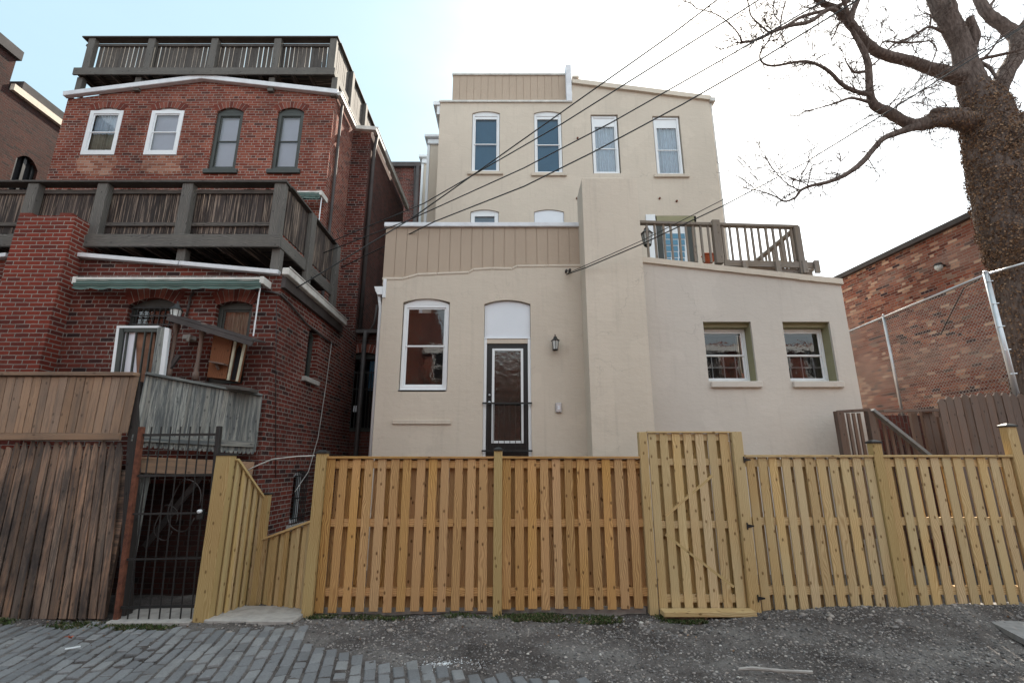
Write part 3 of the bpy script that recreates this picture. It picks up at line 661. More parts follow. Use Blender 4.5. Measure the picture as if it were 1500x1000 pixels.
# ------------------------------------------------------------------ decks on the brick house
def slat_deck(name, label, Y, posts, ytop, ybr, ybeam0, ybeam1, xl, xr, side_x, side_y1, side_posts, feet, pw, slat, gap, solid):
    t = thing(name, label, 'deck', (XX((xl+xr)/2, ybeam1, Y), Y, ZZ(ybeam1, Y)))
    zt, zb, z0, z1 = ZZ(ytop, Y), ZZ(ybr, Y), ZZ(ybeam1, Y), ZZ(ybeam0, Y)
    X0, X1 = XX(xl, (ybeam0+ybeam1)/2, Y), side_x
    px = [XX(q, (ytop+ybeam1)/2, Y) for q in posts]+[X1-pw/2]
    for q in px:
        b = MB(); b.box(q-pw/2, q+pw/2, Y-.05, Y+.08, z1-.03, zt-.03, 2, j=.006); b.build('post', M['deckpost'], t, bevel=.008)
    b = MB(); b.box(X0, X1+.03, Y-.08, Y+.12, zt-.03, zt+.01, 0, j=.004); b.box(X1-.12, X1+.05, Y+.125, side_y1, zt-.03, zt+.01, 1, j=.004); b.build('top_rail', M['deckwood'], t, bevel=.004)
    b = MB()
    ys = Y+.10
    b.box(X0, X1-.02, ys-.035, ys, zt-.16, zt-.09, 0, j=.006); b.box(X0, X1-.02, ys-.035, ys, zb, zb+.06, 0, j=.006)
    b.box(X1-.08, X1-.045, Y+.12, side_y1, zt-.16, zt-.09, 1, j=.006); b.box(X1-.08, X1-.045, Y+.12, side_y1, zb, zb+.06, 1, j=.006)
    b.build('slat_rail', M['deckwood'], t)
    b = MB(); x = X0
    while x < X1-.06:
        if not (name == 'upper' and 0): b.box(x, x+slat, ys+.004, ys+.024, zb-(.13 if solid else .02)+random.uniform(-.01, .01), zt-.06+random.uniform(-.012, .01), 2, j=.004)
        x += slat+gap*random.uniform(.2, 1.8)
        if not solid and random.random() < .02: x += slat
    y = Y+.14
    while y < side_y1-.05:
        b.box(X1-.045+.004, X1-.02, y, y+slat, zb-(.13 if solid else .02), zt-.06+random.uniform(-.012, .01), 2, j=.004)
        y += slat+gap*random.uniform(.5, 1.5)
    b.build('slats', M['deckslat' if solid else 'deckwood'], t)
    for y in side_posts:
        b = MB(); b.box(X1-.02, X1+.08, y-pw/2, y+pw/2, z0-.35, zt-.035, 2, j=.005); b.build('post', M['deckpost'], t, bevel=.008)
    b = MB(); b.box(X0, X1+.04, Y-.085, Y-.04, z0, z1, 0, j=.006); b.box(X1, X1+.04, Y-.035, side_y1, z0, z1, 1, j=.005); b.build('rim_beam', M['deckpost'], t, bevel=.006)
    b = MB(); b.box(X0, X1-.01, Y-.035, side_y1, z1-.04, z1-.012, 0); 
    n = int((X1-X0)/.4)
    for i in range(n): b.box(X0+.1+i*.4, X0+.14+i*.4, Y-.035, side_y1-.05, z0+.0, z1-.042, 1)
    b.build('deck_floor', M['deckslat'], t)
    for (q, yb) in feet:
        x = XX(q, yb-10, Y); b = MB(); b.box(x-.07, x+.07, Y+.0, Y+.13, ZZ(yb, Y)-.04, z0-.002, 2); b.build('foot_post', M['deckpost'], t, bevel=.005)
    return t
ud = slat_deck('roof_deck', 'weathered grey timber deck railing on top of the brick house roof', BY-.08, [131, 219, 312, 405], 57, 99, 103, 113, 111, 498, XX(492, 85, BY-.08), 15.3, [11.0, 12.2, 13.5, 15.0], [(114, 136), (201, 130), (397, 131), (489, 138)], .17, .095, .013, False)
ldk = slat_deck('balcony_deck', 'dark peeling timber balcony deck above the brick wing', WY+.06, [41, 144, 270], 268, 328, 346, 364, -150, 412, XX(414, 320, WY+.06), 9.85, [8.4, 9.75], [(264, 386), (402, 397)], .185, .088, .004, True)
# ------------------------------------------------------------------ awnings
def awning(label, Y, x0, x1, y0, y1, out, grp):
    a = P(x0, y0, Y-out); b = P(x1, y0, Y-out); zb = ZZ(y1, Y-out)
    t = thing('awning', label, 'awning', ((a.x+b.x)/2, Y, a.z), grp)
    g = MB(); g.beam((a.x, Y-out+.03, a.z-.04), (b.x, Y-out+.03, a.z-.04), .06, .07); g.build('front_bar', M['gutter'], t, bevel=.01)
    g = MB(); n = 90; pr = None; rows = 5
    def pt(i, k):
        x = a.x+(b.x-a.x)*i/n; s_ = math.sin(i*.55)*.010+math.sin(i*.17)*.012
        f = k/rows; z = a.z-.05-(a.z-.05-zb)*f - (abs(math.sin(i*.35))*.02-.01)*(f**2)
        return (x, Y-out-.005+s_*f+.012*math.sin(k*2.1), z), (x, .33*f)
    for i in range(n):
        for k in range(rows):
            q = [pt(i, k), pt(i+1, k), pt(i+1, k+1), pt(i, k+1)]
            g.poly([p[0] for p in q], [p[1] for p in q])
    g.build('valance', M['awning'], t, smooth=True)
    g = MB(); g.tube([(a.x, Y-out*.45, a.z-.06), (b.x, Y-out*.45, a.z-.06)], .05, 10); g.build('fabric_roll', M['awning'], t, smooth=True)
    for x in (a.x, b.x):
        g = MB(); g.box(x-.03, x+.03, Y-out-.01, Y, a.z-.12, a.z-.0); g.tube([(x, Y-.05, a.z-.06), (x, Y-out+.02, a.z-.06)], .03, 6); g.build('bracket', M['gutter'], t, bevel=.005)
    return t
aw = awning('long rolled green and white striped awning on the brick wing', WY, 110, 384, 405, 423, .25, 'rolled awnings')
p0, p1 = P(381, 422, WY-.2), P(371, 492, WY-.15)
g = MB(); g.tube([p0, p1], .011, 6); g.build('crank_rod', M['white'], aw)
aw2 = awning('short rolled green awning end behind the balcony corner', BY, 395, 470, 279, 291, .35, 'rolled awnings')
p0, p1 = P(471, 290, BY-.3), P(465, 345, BY-.3)
g = MB(); g.tube([p0, p1], .012, 6); g.build('crank_rod', M['white'], aw2)
# conduits and cables on the wing
g = MB(); g.tube([P(284, 428, WY-.03), P(279, 434, WY-.03), P(276, 450, WY-.03), P(273, 463, WY-.03)], .018, 8); tag(g.build('conduit', M['darkpipe'], None, True), 'short bent dark conduit on the brick between the two wing windows', 'pipe')
g = MB(); g.tube([P(376, 425, WY-.03), P(400, 428, WY-.03), (wx+.02, WY-.03, ZZ(432, WY)), PX(425, 445, wx+.03), PX(450, 475, wx+.03), PX(478, 497, wx+.03), PX(489, 505, wx+.03)], .018, 7); tag(g.build('cable', M['darkpipe'], None, True), 'black cable sagging along the brick side wall below the gutter', 'cable')
g = MB(); g.tube([PX(486, 500, wx+.04), PX(478, 560, wx+.04), PX(466, 640, wx+.05), PX(452, 690, wx+.06), PX(432, 720, wx+.08)], .008, 5); tag(g.build('cable', M['wire'], None, True), 'thin pale cable hanging down the brick side wall', 'cable')
g = MB(); g.tube([PX(405, 440, wx+.03), PX(404, 560, wx+.02), PX(404, 700, wx+.02)], .006, 5); tag(g.build('cable', M['black'], None, True), 'thin black cable running straight down the brick side wall', 'cable')
g = MB(); p = P(277, 495, WY-.08); g.box(p.x-.07, p.x+.06, WY-.14, WY-.002, p.z-.03, p.z+.04, 0); g.box(p.x+.01, p.x+.06, WY-.16, WY-.145, p.z-.07, p.z-.01, 0)
tag(g.build('outlet_cover', M['gutter'], None, bevel=.01), 'small grey weatherproof box on the brick wall beside the shelter', 'electrical box')
# ------------------------------------------------------------------ storm door, shelter, cabinet on the stoop
DY = 6.85
sd = thing('storm_door', 'open glazed storm door with white edge standing above the old fence', 'door', P(205, 600, DY))
a0, a1, b0, b1 = R(165, 479, 232, 560, DY)
def quad4(px4, Y0, th): # hexa from four pixel corners (bl,br,tr,tl)
    pts = [P(q[0], q[1], Y0) for q in px4]
    return [pts[0], pts[1], pts[0]+Vector((0, th, 0)), pts[1]+Vector((0, th, 0)), pts[3], pts[2], pts[3]+Vector((0, th, 0)), pts[2]+Vector((0, th, 0))]
g = MB(); g.hexa(quad4(((160, 560), (165, 560), (175, 478), (171, 478)), DY, .05)); g.hexa(quad4(((171, 480), (233, 480), (233, 477), (171, 477)), DY-.004, .05)); g.build('edge_trim', M['white'], sd)
g = MB(); g.hexa(quad4(((165, 560), (171, 560), (182, 480), (175, 480)), DY, .04)); g.hexa(quad4(((180, 486), (232, 486), (232, 480), (180, 480)), DY, .04))
for q in (176, 189, 202, 212): g.hexa(quad4(((q-.8, 560), (q+1, 560), (q+11, 486), (q+9.5, 486)), DY, .03))
g.build('frame', M['darkframe'], sd)
g = MB(); g.hexa(quad4(((171, 560), (200, 560), (198, 486), (182, 486)), DY+.035, .01)); g.build('white_panel', M['blind'], sd)
g = MB(); g.hexa(quad4(((192, 560), (220, 560), (228, 486), (199, 486)), DY+.05, .01)); g.build('board_panel', M['pinkboard'], sd)
g = MB(); g.hexa(quad4(((219, 560), (231, 560), (241, 479), (231, 479)), DY-.02, .09)); g.build('stile', M['oldgrey'], sd)
g = MB(); g.hexa(quad4(((231.5, 560), (238, 560), (248, 481), (241.5, 479)), DY-.02, .05)); g.build('white_edge', M['white'], sd)
SY = 6.95
sh = thing('porch_shelter', 'dark lean-to plank shelter on turned posts beside the stoop', 'shelter', P(300, 570, SY))
g = MB(); pa, pb = P(247, 461, SY-.15), P(371, 499, SY-.1)
n = 6
for i in range(n):
    q0 = pa+Vector((0, i*.065, i*.012)); q1 = pb+Vector((0, i*.065, i*.012)); g.beam(q0, q1, .06, .02, g=0)
g.beam(pa+Vector((0, -.01, -.05)), pb+Vector((0, -.01, -.05)), .03, .07, g=0); g.build('plank_roof', M['darkpipe'], sh)
for (xt, yt, xb, yb) in ((262, 467, 245, 552), (299, 474, 285, 556)):
    g = MB(); p0, p1 = P(xb, yb, SY), P(xt, yt, SY); L = (p1-p0).length; xm = (p0.x+p1.x)/2
    prof = [(.045, 0), (.045, .12*L), (.03, .14*L), (.038, .2*L), (.026, .3*L), (.03, .5*L), (.034, .55*L), (.026, .6*L), (.034, .66*L), (.026, .7*L), (.045, .82*L), (.045, L)]
    g.lathe((xm, SY, p0.z), prof, 10); g.build('turned_post', M['stairwood'], sh, smooth=True)
g = MB(); p0, p1 = P(240, 556, SY), P(372, 572, SY); g.beam(p0, p1, .25, .05, g=0); g.build('ledge', M['deckwood'], sh, bevel=.005)
g = MB(); g.beam(P(248, 540, SY), P(262, 520, SY), .04, .06); g.build('bracket', M['darkpipe'], sh)
cb = thing('wall_cabinet', 'brown stained wooden cabinet with a pointed arch opening under the shelter', 'cabinet', P(325, 556, SY+.1))
g = MB()
g.hexa(quad4(((303, 552), (331, 555), (341, 492), (313, 490)), SY+.06, .22)); g.build('front_board', M['warmwood'], cb)
g = MB(); g.hexa(quad4(((332, 556), (334.5, 556.5), (346, 499), (343, 498)), SY+.05, .03)); g.hexa(quad4(((345, 558), (347, 558), (359, 503), (356.5, 502)), SY+.05, .03)); g.build('stile', M['curtain_tan'], cb)
g = MB(); g.hexa(quad4(((334.5, 556.5), (345, 558), (356.5, 502), (346, 499)), SY+.12, .12)); g.build('side_board', M['warmwood'], cb)
g = MB(); q = [P(x, y, SY+.11) for x, y in ((338, 556), (344, 557), (354.5, 512), (351, 505), (347, 511))]; g.poly(q); g.build('arched_opening', M['dark'], cb)
g = MB(); g.beam(P(309, 530, SY), P(331, 534, SY), .12, .02); g.beam(P(317, 534, SY+.02), P(320, 541, SY+.04), .03, .03); g.build('shelf', M['stairwood'], cb)
def lantern(name, label, p, s, wallY=None, post=False):
    t = thing(name, label, 'lantern', p)
    x, y, z = p
    def ringq(r, zz): return [Vector((x+r*math.cos(a_), y+r*math.sin(a_), zz)) for a_ in [math.pi/4+i*math.pi/2 for i in range(4)]]
    g = MB()
    rs = [(.0*s, .20*s), (.035*s, .18*s), (.04*s, .15*s), (.09*s, .10*s), (.10*s, .09*s)]
    g.tube([Vector((x, y, z+h)) for r, h in rs][::-1], [r+.002 for r, h in rs][::-1], 6); g.tube([(x, y, z+.19*s), (x, y, z+.235*s)], .012*s, 6)
    g.build('lamp_roof', M['black'], t)
    g = MB()
    for a_ in [math.pi/6+i*math.pi/3 for i in range(6)]:
        g.tube([(x+.085*s*math.cos(a_), y+.085*s*math.sin(a_), z+.09*s), (x+.055*s*math.cos(a_), y+.055*s*math.sin(a_), z-.1*s)], .006*s, 4)
    g.tube([(x, y, z-.1*s), (x, y, z-.125*s)], [.062*s, .045*s], 6)
    if wallY: g.tube([(x, y, z+.02*s), (x, wallY, z+.0*s)], .014*s, 6); g.box(x-.05*s, x+.05*s, wallY-.02, wallY-.002, z-.09*s, z+.08*s)
    g.build('cage', M['black'], t)
    g = MB(); g.tube([(x, y, z+.088*s), (x, y, z-.098*s)], [.078*s, .05*s], 6); g.build('lamp_glass', M['frost'], t)
    return t
lantern('lantern', 'black lantern on the turned post of the plank shelter', P(257, 462, SY-.02), .95)
# ------------------------------------------------------------------ left neighbour (dark brick) behind
nx = -14.0
nb = thing('brick_building', 'dark brick neighbour building with sunlit ledge at the far left', 'building', (nx-3, 12, 0))
zl = PX(50, 158, nx).z; yl = PX(12, 128, nx).y; zh = P(20, 88, yl).z
za = PX(50, 158, nx).z
mb = MB(); nh = arch(PX(20, 245, nx).y, PX(54, 255, nx).y, 5, PX(36, 226, nx).z-.25, PX(36, 226, nx).z)
wall_face(mb, [(5, 0), (22, 0), (22, za), (yl, za), (yl, zh), (5, zh)], [nh], X=nx, axis='y', depth=.2)
mb.poly([(nx, 22, 0), (nx-7, 22, 0), (nx-7, 22, za), (nx, 22, za)]); mb.poly([(nx, yl, za), (nx-7, yl, za), (nx-7, yl, zh), (nx, yl, zh)])
mb.build('wall', M['brick_darkened'], nb)
g = MB(); g.box(nx-7, nx+.10, 5, yl+.05, zh+.004, zh+.3, 1); g.build('roof_cap', M['roof'], nb)
g = MB(); g.box(nx-.02, nx+.10, yl+.06, 22, za+.004, za+.2, 1); g.build('ledge', M['stucco'], nb)
g = MB(); g.box(nx-.5, nx+.04, yl+.3, yl+2.1, za+.205, za+.5, 1); g.box(nx-.5, nx+.04, yl+2.2, 22, za+.205, za+.5, 1); g.build('parapet_roof', M['roof'], nb)
g = MB(); g.poly([(nx-.15, nh[0][0]-.2, 5), (nx-.15, nh[1][0]+.2, 5), (nx-.15, nh[1][0]+.2, 11), (nx-.15, nh[0][0]-.2, 11)]); g.build('window', M['dark'], nb)
g = MB(); g.box(nx-.14, nx-.08, nh[0][0], nh[0][0]+.1, 5, 10.5); g.box(nx-.14, nx-.08, nh[1][0]-.1, nh[1][0], 5, 10.5); g.box(nx-.14, nx-.08, (nh[0][0]+nh[1][0])/2-.04, (nh[0][0]+nh[1][0])/2+.04, 5, 10.5); g.build('window_frame', M['door'], nb)
# far brick house seen down the passage
FY = 19.5
fb = thing('brick_building', 'distant brick house with dark drainpipe seen down the narrow passage', 'building', (XX(600, 300, FY), FY, 0))
mb = MB(); x0, x1 = XX(560, 300, FY), XX(660, 300, FY); zt = ZZ(246, FY)
bbox(mb, x0, x1, FY, FY+6, 0, zt); mb.build('wall', M['brick'], fb)
g = MB(); g.box(x0, x1, FY-.15, FY+6, zt+.003, zt+.22, 0); g.build('cornice', M['darkpipe'], fb)
g = MB(); x = XX(611, 280, FY); g.tube([(x, FY-.1, zt), (x, FY-.1, 1)], .10, 8); x = XX(606, 280, FY); g.tube([(x, FY-.1, zt), (x+.05, FY-.1, zt-1.5), (x+.3, FY-.1, zt-2.5), (x+.3, FY-.1, 1)], .03, 6); g.build('drainpipe', M['darkpipe'], fb, smooth=True)
exec_parts = True
# ================================================================== BEIGE HOUSE
HY, UY, RY = 8.8, 12.3, 8.5
BH = thing('beige_house', 'beige painted row house with white windows, black back door and square chimney', 'house', (1.5, HY, 0))
hx0 = XX(553, 540, HY); chx0, chx1 = XX(860, 460, 8.2), XX(947, 460, 8.2)
hA = R(587, 437, 657, 571, HY); hB = R(708, 440, 778, 674, HY)
hAp = arch(hA[0], hA[1], hA[2], ZZ(442.5, HY), ZZ(437, HY)); hBp = arch(hB[0], hB[1], hB[2], ZZ(445, HY), ZZ(439, HY))
tp = [(852, 388), (800, 388.5), (757, 389), (750, 392.5), (720, 392), (693, 394), (687, 398), (640, 400), (612, 401), (598, 405), (590, 407), (560, 407)]
ol = [(hx0, 0), (chx0+.1, 0)]+[(XX(q[0], q[1], HY), ZZ(q[1], HY)) for q in tp[:-1]]+[(hx0, ZZ(407, HY))]
mb = MB(); wall_face(mb, ol, [hAp, hBp], HY, .13)
wall_face(mb, [(HY, 0), (UY, 0), (UY, ZZ(410, HY)), (HY, ZZ(410, HY))], [], X=hx0, axis='y')
mb.build('rear_wall', M['stucco'], BH)
# ragged parging ledge
mb = MB()
for a, b in zip(tp[:-1], tp[1:]):
    pa, pb = P(*a, HY), P(*b, HY)
    mb.hexa([(pb.x, HY-.018, pb.z-.035+random.uniform(-.01, .01)), (pa.x, HY-.018, pa.z-.035), (pb.x, HY+.03, pb.z-.06), (pa.x, HY+.03, pa.z-.06), (pb.x, HY-.012, pb.z+.012), (pa.x, HY-.012, pa.z+.012), (pb.x, HY+.03, pb.z+.012), (pa.x, HY+.03, pa.z+.012)], 0)
mb.build('parging_ledge', M['stucco'], BH, bevel=.01)
# siding parapet
def siding(par, xa, xb, ya, yb, Y, n, name='siding', side=True):
    x0, x1, z0, z1 = R(xa, ya, xb, yb, Y); b = MB(); w_ = (x1-x0)/n
    for i in range(n):
        b.box(x0+w_*i+(.006 if i else 0), x0+w_*(i+1)-.006, Y, Y+.02, z0-.25, z1, 2)
    b.box(x0+.003, x1-.003, Y+.012, Y+.06, z0-.25, z1-.003, 2)
    o = b.build(name, M['siding'], par)
    return x0, x1, z1
s0 = siding(BH, 563.5, 850, 333, 400, HY+.035, 18)
g = MB(); g.box(s0[0]-.03, s0[1], HY-.02, HY+.14, s0[2]-.005, ZZ(326, HY), 0); g.build('parapet_coping', M['coping'], BH, bevel=.008)
g = MB(); g.poly([(hx0, HY+.1, s0[2]-.3), (chx0, HY+.1, s0[2]-.3), (chx0, UY, s0[2]-.3), (hx0, UY, s0[2]-.3)]); g.poly([(hx0, HY+.1, ZZ(410, HY)-.2), (hx0, UY, ZZ(410, HY)-.2), (hx0, UY, s0[2]), (hx0, HY+.1, s0[2])]); g.build('lower_roof', M['roof'], BH)
# chimney stack
cz2 = ZZ(262, 8.2)
mb = MB(); bbox(mb, chx0, chx1, 8.2, HY+.08, 0, cz2); mb.build('chimney', M['stucco'], BH, bevel=.006)
g = MB(); g.box(chx0+.02, XX(912, 258, 8.25), 8.23, 8.7, cz2+.002, cz2+.05, 0, j=.01); g.build('chimney_cap', M['stucco'], BH, bevel=.01)
# right wing wall
rx1 = XX(1249, 515, RY)
holes = []; rw = []
for (a, b) in ((1034, 1105), (1152, 1222)):
    r_ = R(a, 471, b, 558, RY); rw.append(r_); holes.append(rect(*r_[:2], *r_[2:]))
pl, pr = P(944, 383, RY), P(1237, 416, RY)
mb = MB(); wall_face(mb, [(chx1-.02, 0), (rx1, 0), (rx1, pr.z), (chx1-.02, pl.z)], holes, RY, .05)
wall_face(mb, [(RY, 0), (UY, 0), (UY, pr.z), (RY, pr.z)], [], X=rx1, axis='y')
mb.build('right_wing_wall', M['stucco_grey'], BH)
g = MB()
for i in range(14):
    t0, t1 = i/14, (i+1)/14; z0 = pl.z+(pr.z-pl.z)*t0; z1 = pl.z+(pr.z-pl.z)*t1; x0 = chx1+(rx1+.02-chx1)*t0; x1 = chx1+(rx1+.02-chx1)*t1
    dz = random.uniform(-.008, .008)
    g.hexa([(x0, RY-.05, z0-.02+dz), (x1, RY-.05, z1-.02), (x0, RY+.25, z0-.02), (x1, RY+.25, z1-.02), (x0, RY-.045, z0+.09), (x1, RY-.045, z1+.09), (x0, RY+.25, z0+.10), (x1, RY+.25, z1+.10)], 0)
g.build('wing_coping', M['stucco'], BH)
g = MB(); g.poly([(chx1, RY+.2, pl.z), (rx1, RY+.2, pr.z), (rx1, UY, pr.z), (chx1, UY, pl.z)]); g.build('wing_roof', M['roof'], BH)
for r_, lb in zip(rw, ('left deep-set window of the right wing', 'right deep-set window of the right wing')):
    x0, x1, z0, z1 = r_
    j = MB()
    j.box(x1-.002, x1+.02, RY+.052, RY+.33, z0, z1); j.box(x0-.02, x0+.002, RY+.052, RY+.33, z0, z1); j.box(x0+.003, x1-.003, RY+.052, RY+.33, z1-.002, z1+.02); j.box(x0+.003, x1-.003, RY+.052, RY+.33, z0-.03, z0+.002)
    j.box(x0, x1, RY+.12, RY+.33, z1-.07, z1-.004)
    wo = window(BH, x0+.01, x1-.01, z0+.005, z1-.075, RY+.25, 'white', fw=.05, back='dark', label=lb)
    j.build('jamb', M['olive'], wo)
    j = MB(); j.box(x0+.02, x1+.05, RY-.06, RY+.2, z0-.12, z0-.008, 0); j.build('sill', M['stucco_grey'], wo, bevel=.012)
    # muntins of the curtained room behind
    j = MB()
    for i in range(1, 4): j.box(x0+(x1-x0)*i/4-.008, x0+(x1-x0)*i/4+.008, RY+.31, RY+.32, z0, (z0+z1)/2-.03)
    j.box(x0, x1, RY+.321, RY+.33, z0+(z1-z0)*.28-.008, z0+(z1-z0)*.28+.008, 0); j.build('muntin', M['frost'], wo)
# lower left window
window(BH, hA[0]+.015, hA[1]-.015, hA[2]+.005, ZZ(437, HY), HY+.05, 'white', fw=.06, rise=ZZ(437, HY)-ZZ(445, HY), back='dark', label='large white sash window beside the back door')
g = MB(); g.box(hA[0], hA[1]-.02, HY+.0, HY+.12, hA[2]-.03, hA[2]+.004, 0); g.build('sill', M['white'], BH)
x0, x1, z0, z1 = R(575, 615, 661, 621, HY); g = MB(); g.box(x0, x1, HY-.03, HY+.02, z0, z1, 0, j=.004); g.build('old_sill', M['stucco'], BH, bevel=.006)
# blank panel + door
x0, x1 = hB[0], hB[1]; zp = ZZ(495, HY)
g = MB(); g.prism(arch(x0+.006, x1-.006, zp, ZZ(446, HY), ZZ(440, HY)), HY+.06, HY+.11); g.build('transom_panel', M['panel'], BH)
dr = MB(); fz = hB[2]
for (a, b) in ((x0, x0+.055), (x1-.055, x1)): dr.box(a, b, HY+.03, HY+.12, fz, zp-.006, 2)
dr.box(x0, x1, HY+.025, HY+.12, zp-.005, zp+.012, 0)
dfr = dr.build('door_frame', M['white'], BH, bevel=.004)
g = MB(); g.box(x0+.056, x1-.056, HY+.04, HY+.12, ZZ(502, HY), zp-.008, 0); g.build('door_header', M['stucco'], dfr)
dx0, dx1, dzt = x0+.058, x1-.058, ZZ(502.5, HY)
lx0, lx1, lz0, lz1 = R(721, 510, 766, 648, HY)
g = MB(); ya, yb = HY+.07, HY+.115
g.box(dx0, lx0, ya, yb, fz, dzt, 2); g.box(lx1, dx1, ya, yb, fz, dzt, 2); g.box(lx0, lx1, ya, yb, fz, lz0, 0); g.box(lx0, lx1, ya, yb, lz1, dzt, 0)
door = g.build('door', M['door'], BH, label='black back door with a full height glass light')
g = MB(); fw = .035
g.box(lx0-.01, lx0+fw, ya-.012, ya-.001, lz0-.01, lz1+.01); g.box(lx1-fw, lx1+.01, ya-.012, ya-.001, lz0-.01, lz1+.01); g.box(lx0+fw, lx1-fw, ya-.012, ya-.001, lz0-.01, lz0+fw, 0); g.box(lx0+fw, lx1-fw, ya-.012, ya-.001, lz1-fw, lz1+.01, 0)
g.build('glazing_frame', M['white'], door, bevel=.004)
g = MB(); g.poly([(lx0, ya+.01, lz0), (lx1, ya+.01, lz0), (lx1, ya+.01, lz1), (lx0, ya+.01, lz1)]); g.build('glass_light', M['glass_door'], door)
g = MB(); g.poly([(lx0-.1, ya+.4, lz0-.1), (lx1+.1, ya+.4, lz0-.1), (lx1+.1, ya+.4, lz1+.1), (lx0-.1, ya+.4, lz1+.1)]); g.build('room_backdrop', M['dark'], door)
for zz, r in ((ZZ(578, HY), .022), (ZZ(589, HY), .03)):
    g = MB(); x = dx0+.055; g.tube([(x, ya, zz), (x, ya-.02, zz), (x, ya-.03, zz), (x, ya-.055, zz)], [r*.8, r*.5, r, r*.7], 10); g.build('door_knob', M['steel'], door, smooth=True)
gr = thing('door_guard', 'low black iron guard rail across the foot of the back door', 'railing', ((x0+x1)/2, HY-.03, ZZ(661, HY)))
g = MB(); zt, zb = ZZ(590.5, HY), ZZ(660, HY)
g.beam((x0-.01, HY-.03, zt), (x1+.01, HY-.03, zt), .02, .03, g=0); g.beam((x0-.01, HY-.03, zb), (x1+.01, HY-.03, zb), .02, .03, g=0); g.build('rail', M['black'], gr)
g = MB()
for i in range(8):
    x = x0+.09+(x1-x0-.18)*i/7; g.box(x-.006, x+.006, HY-.036, HY-.024, zb+.016, zt-.016)
g.build('balusters', M['black'], gr)
pl_ = P(813.5, 505, HY-.13); lantern('wall_lantern', 'black wall lantern to the right of the back door', pl_, .85, wallY=HY)
x0, x1, z0, z1 = R(813.5, 590, 822.5, 604, HY)
eb = thing('outlet_box', 'grey weatherproof outlet box below the wall lantern', 'electrical box', ((x0+x1)/2, HY, z0))
g = MB(); g.box(x0, x1, HY-.05, HY-.001, z0, z1); g.build('cover', M['steel'], eb, bevel=.012)
g = MB(); g.box((x0+x1)/2-.02, (x0+x1)/2+.02, HY-.056, HY-.051, z0+.05, z1-.05); g.build('switch', M['panel'], eb)
# corner gutter end and downspout
g = MB(); z = ZZ(425, HY); g.box(hx0-.15, hx0-.005, HY+.0, UY-1, z-.02, z+.06, 1); g.hexa([(hx0-.10, HY-.02, z-.09), (hx0-.005, HY-.02, z-.09), (hx0-.10, HY+.15, z-.09), (hx0-.005, HY+.15, z-.09), (hx0-.17, HY-.02, z+.07), (hx0-.005, HY-.02, z+.07), (hx0-.17, HY+.15, z+.07), (hx0-.005, HY+.15, z+.07)], 0)
g.build('side_gutter', M['white'], BH)
g = MB(); g.tube([(hx0-.09, HY+.08, z-.05), (hx0-.05, HY+.1, z-.35), (hx0-.045, HY+.1, 0)], .035, 8); g.build('downspout', M['white'], BH, smooth=True)
g = MB(); g.box(hx0+.0, hx0+.06, HY-.02, HY-.002, ZZ(436, HY), ZZ(409, HY)); g.build('corner_trim', M['white'], BH)
# upper storeys
ux0, ux1 = XX(641, 240, UY), XX(1048, 225, UY)
def A(px, py): return (XX(px, py, UY), ZZ(py, UY))
zc_ = ZZ(150, UY)
wins = [R(691, 163, 732, 252, UY), R(782.5, 163, 823.5, 254, UY), R(867, 168, 907.5, 254, UY), R(959, 170, 999.5, 256, UY), R(688.5, 307, 730.5, 362, UY), R(782.5, 307, 826.5, 345, UY)]
hs = []
for i, r_ in enumerate(wins):
    if i in (2, 3): hs.append(rect(*r_))
    else: hs.append(arch(r_[0], r_[1], r_[2], r_[3]-.07, r_[3]))
ud_ = R(948, 316, 1020, 388, UY); hs.append(rect(*ud_))
mb = MB(); rt = A(1040, 148); ax = A(838, 122)
wall_face(mb, [(ux0, 0), (ux1, 0), (ux1, rt[1]), (ax[0], ax[1]), (ax[0]-.02, zc_), (ux0, zc_)], hs, UY, .12)
wall_face(mb, [(UY, 0), (14.0, 0), (14.0, zc_), (UY, zc_)], [], X=ux0, axis='y')
wall_face(mb, [(UY, 0), (18, 0), (18, rt[1]), (UY, rt[1])], [], X=ux1, axis='y')
mb.build('upper_wall', M['stucco'], BH)
g = MB(); g.poly([(ux0, UY+.1, zc_-.1), (ux1, UY+.1, rt[1]-.1), (ux1, 18, rt[1]-.1), (ux0, 18, zc_-.1)]); g.poly([(ux0, 18, 0), (ux1, 18, 0), (ux1, 18, zc_), (ux0, 18, zc_)]); g.build('upper_roof', M['roof'], BH)
for (Y_, xa, yt_) in ((14.0, 628, 199), (16.2, 620, 228)):
    x0 = XX(xa, 260, Y_); zt = ZZ(yt_+4, Y_); mb = MB(); bbox(mb, x0, ux0+.3, Y_, Y_+2.15, 0, zt-.05); mb.build('side_bay', M['stucco'], BH)
    g = MB(); g.box(x0-.18, ux0+.3, Y_-.16, Y_+2.0, zt-.045, zt+.07, 0); g.box(x0-.08, ux0+.3, Y_-.07, Y_+2.0, zt-.25, zt-.05, 0); g.build('cornice', M['white'], BH, bevel=.02)
    g = MB(); g.box(x0-.09, x0-.005, Y_-.02, Y_+.06, 0, zt-.26); g.build('downspout', M['white'], BH)
g = MB(); g.box(ux0-.2, ux0-.005, UY-.02, 14, zc_-.10, zc_+.02, 1); g.box(ux0-.09, ux0-.005, UY+.02, 14, zc_-.4, zc_-.105, 1); g.build('side_cornice', M['white'], BH)
a0, a1 = A(644, 149), A(838, 150)
g = MB(); g.box(ux0-.02, a1[0], UY-.05, UY+.2, zc_-.02, zc_+.04, 0); g.build('parapet_coping', M['gutter'], BH)
s1 = siding(BH, 663, 829, 111, 149, UY+.12, 16)
g = MB(); g.box(s1[0]-.02, s1[1], UY+.08, UY+.25, s1[2], s1[2]+.06, 0); g.build('siding_cap', M['gutter'], BH)
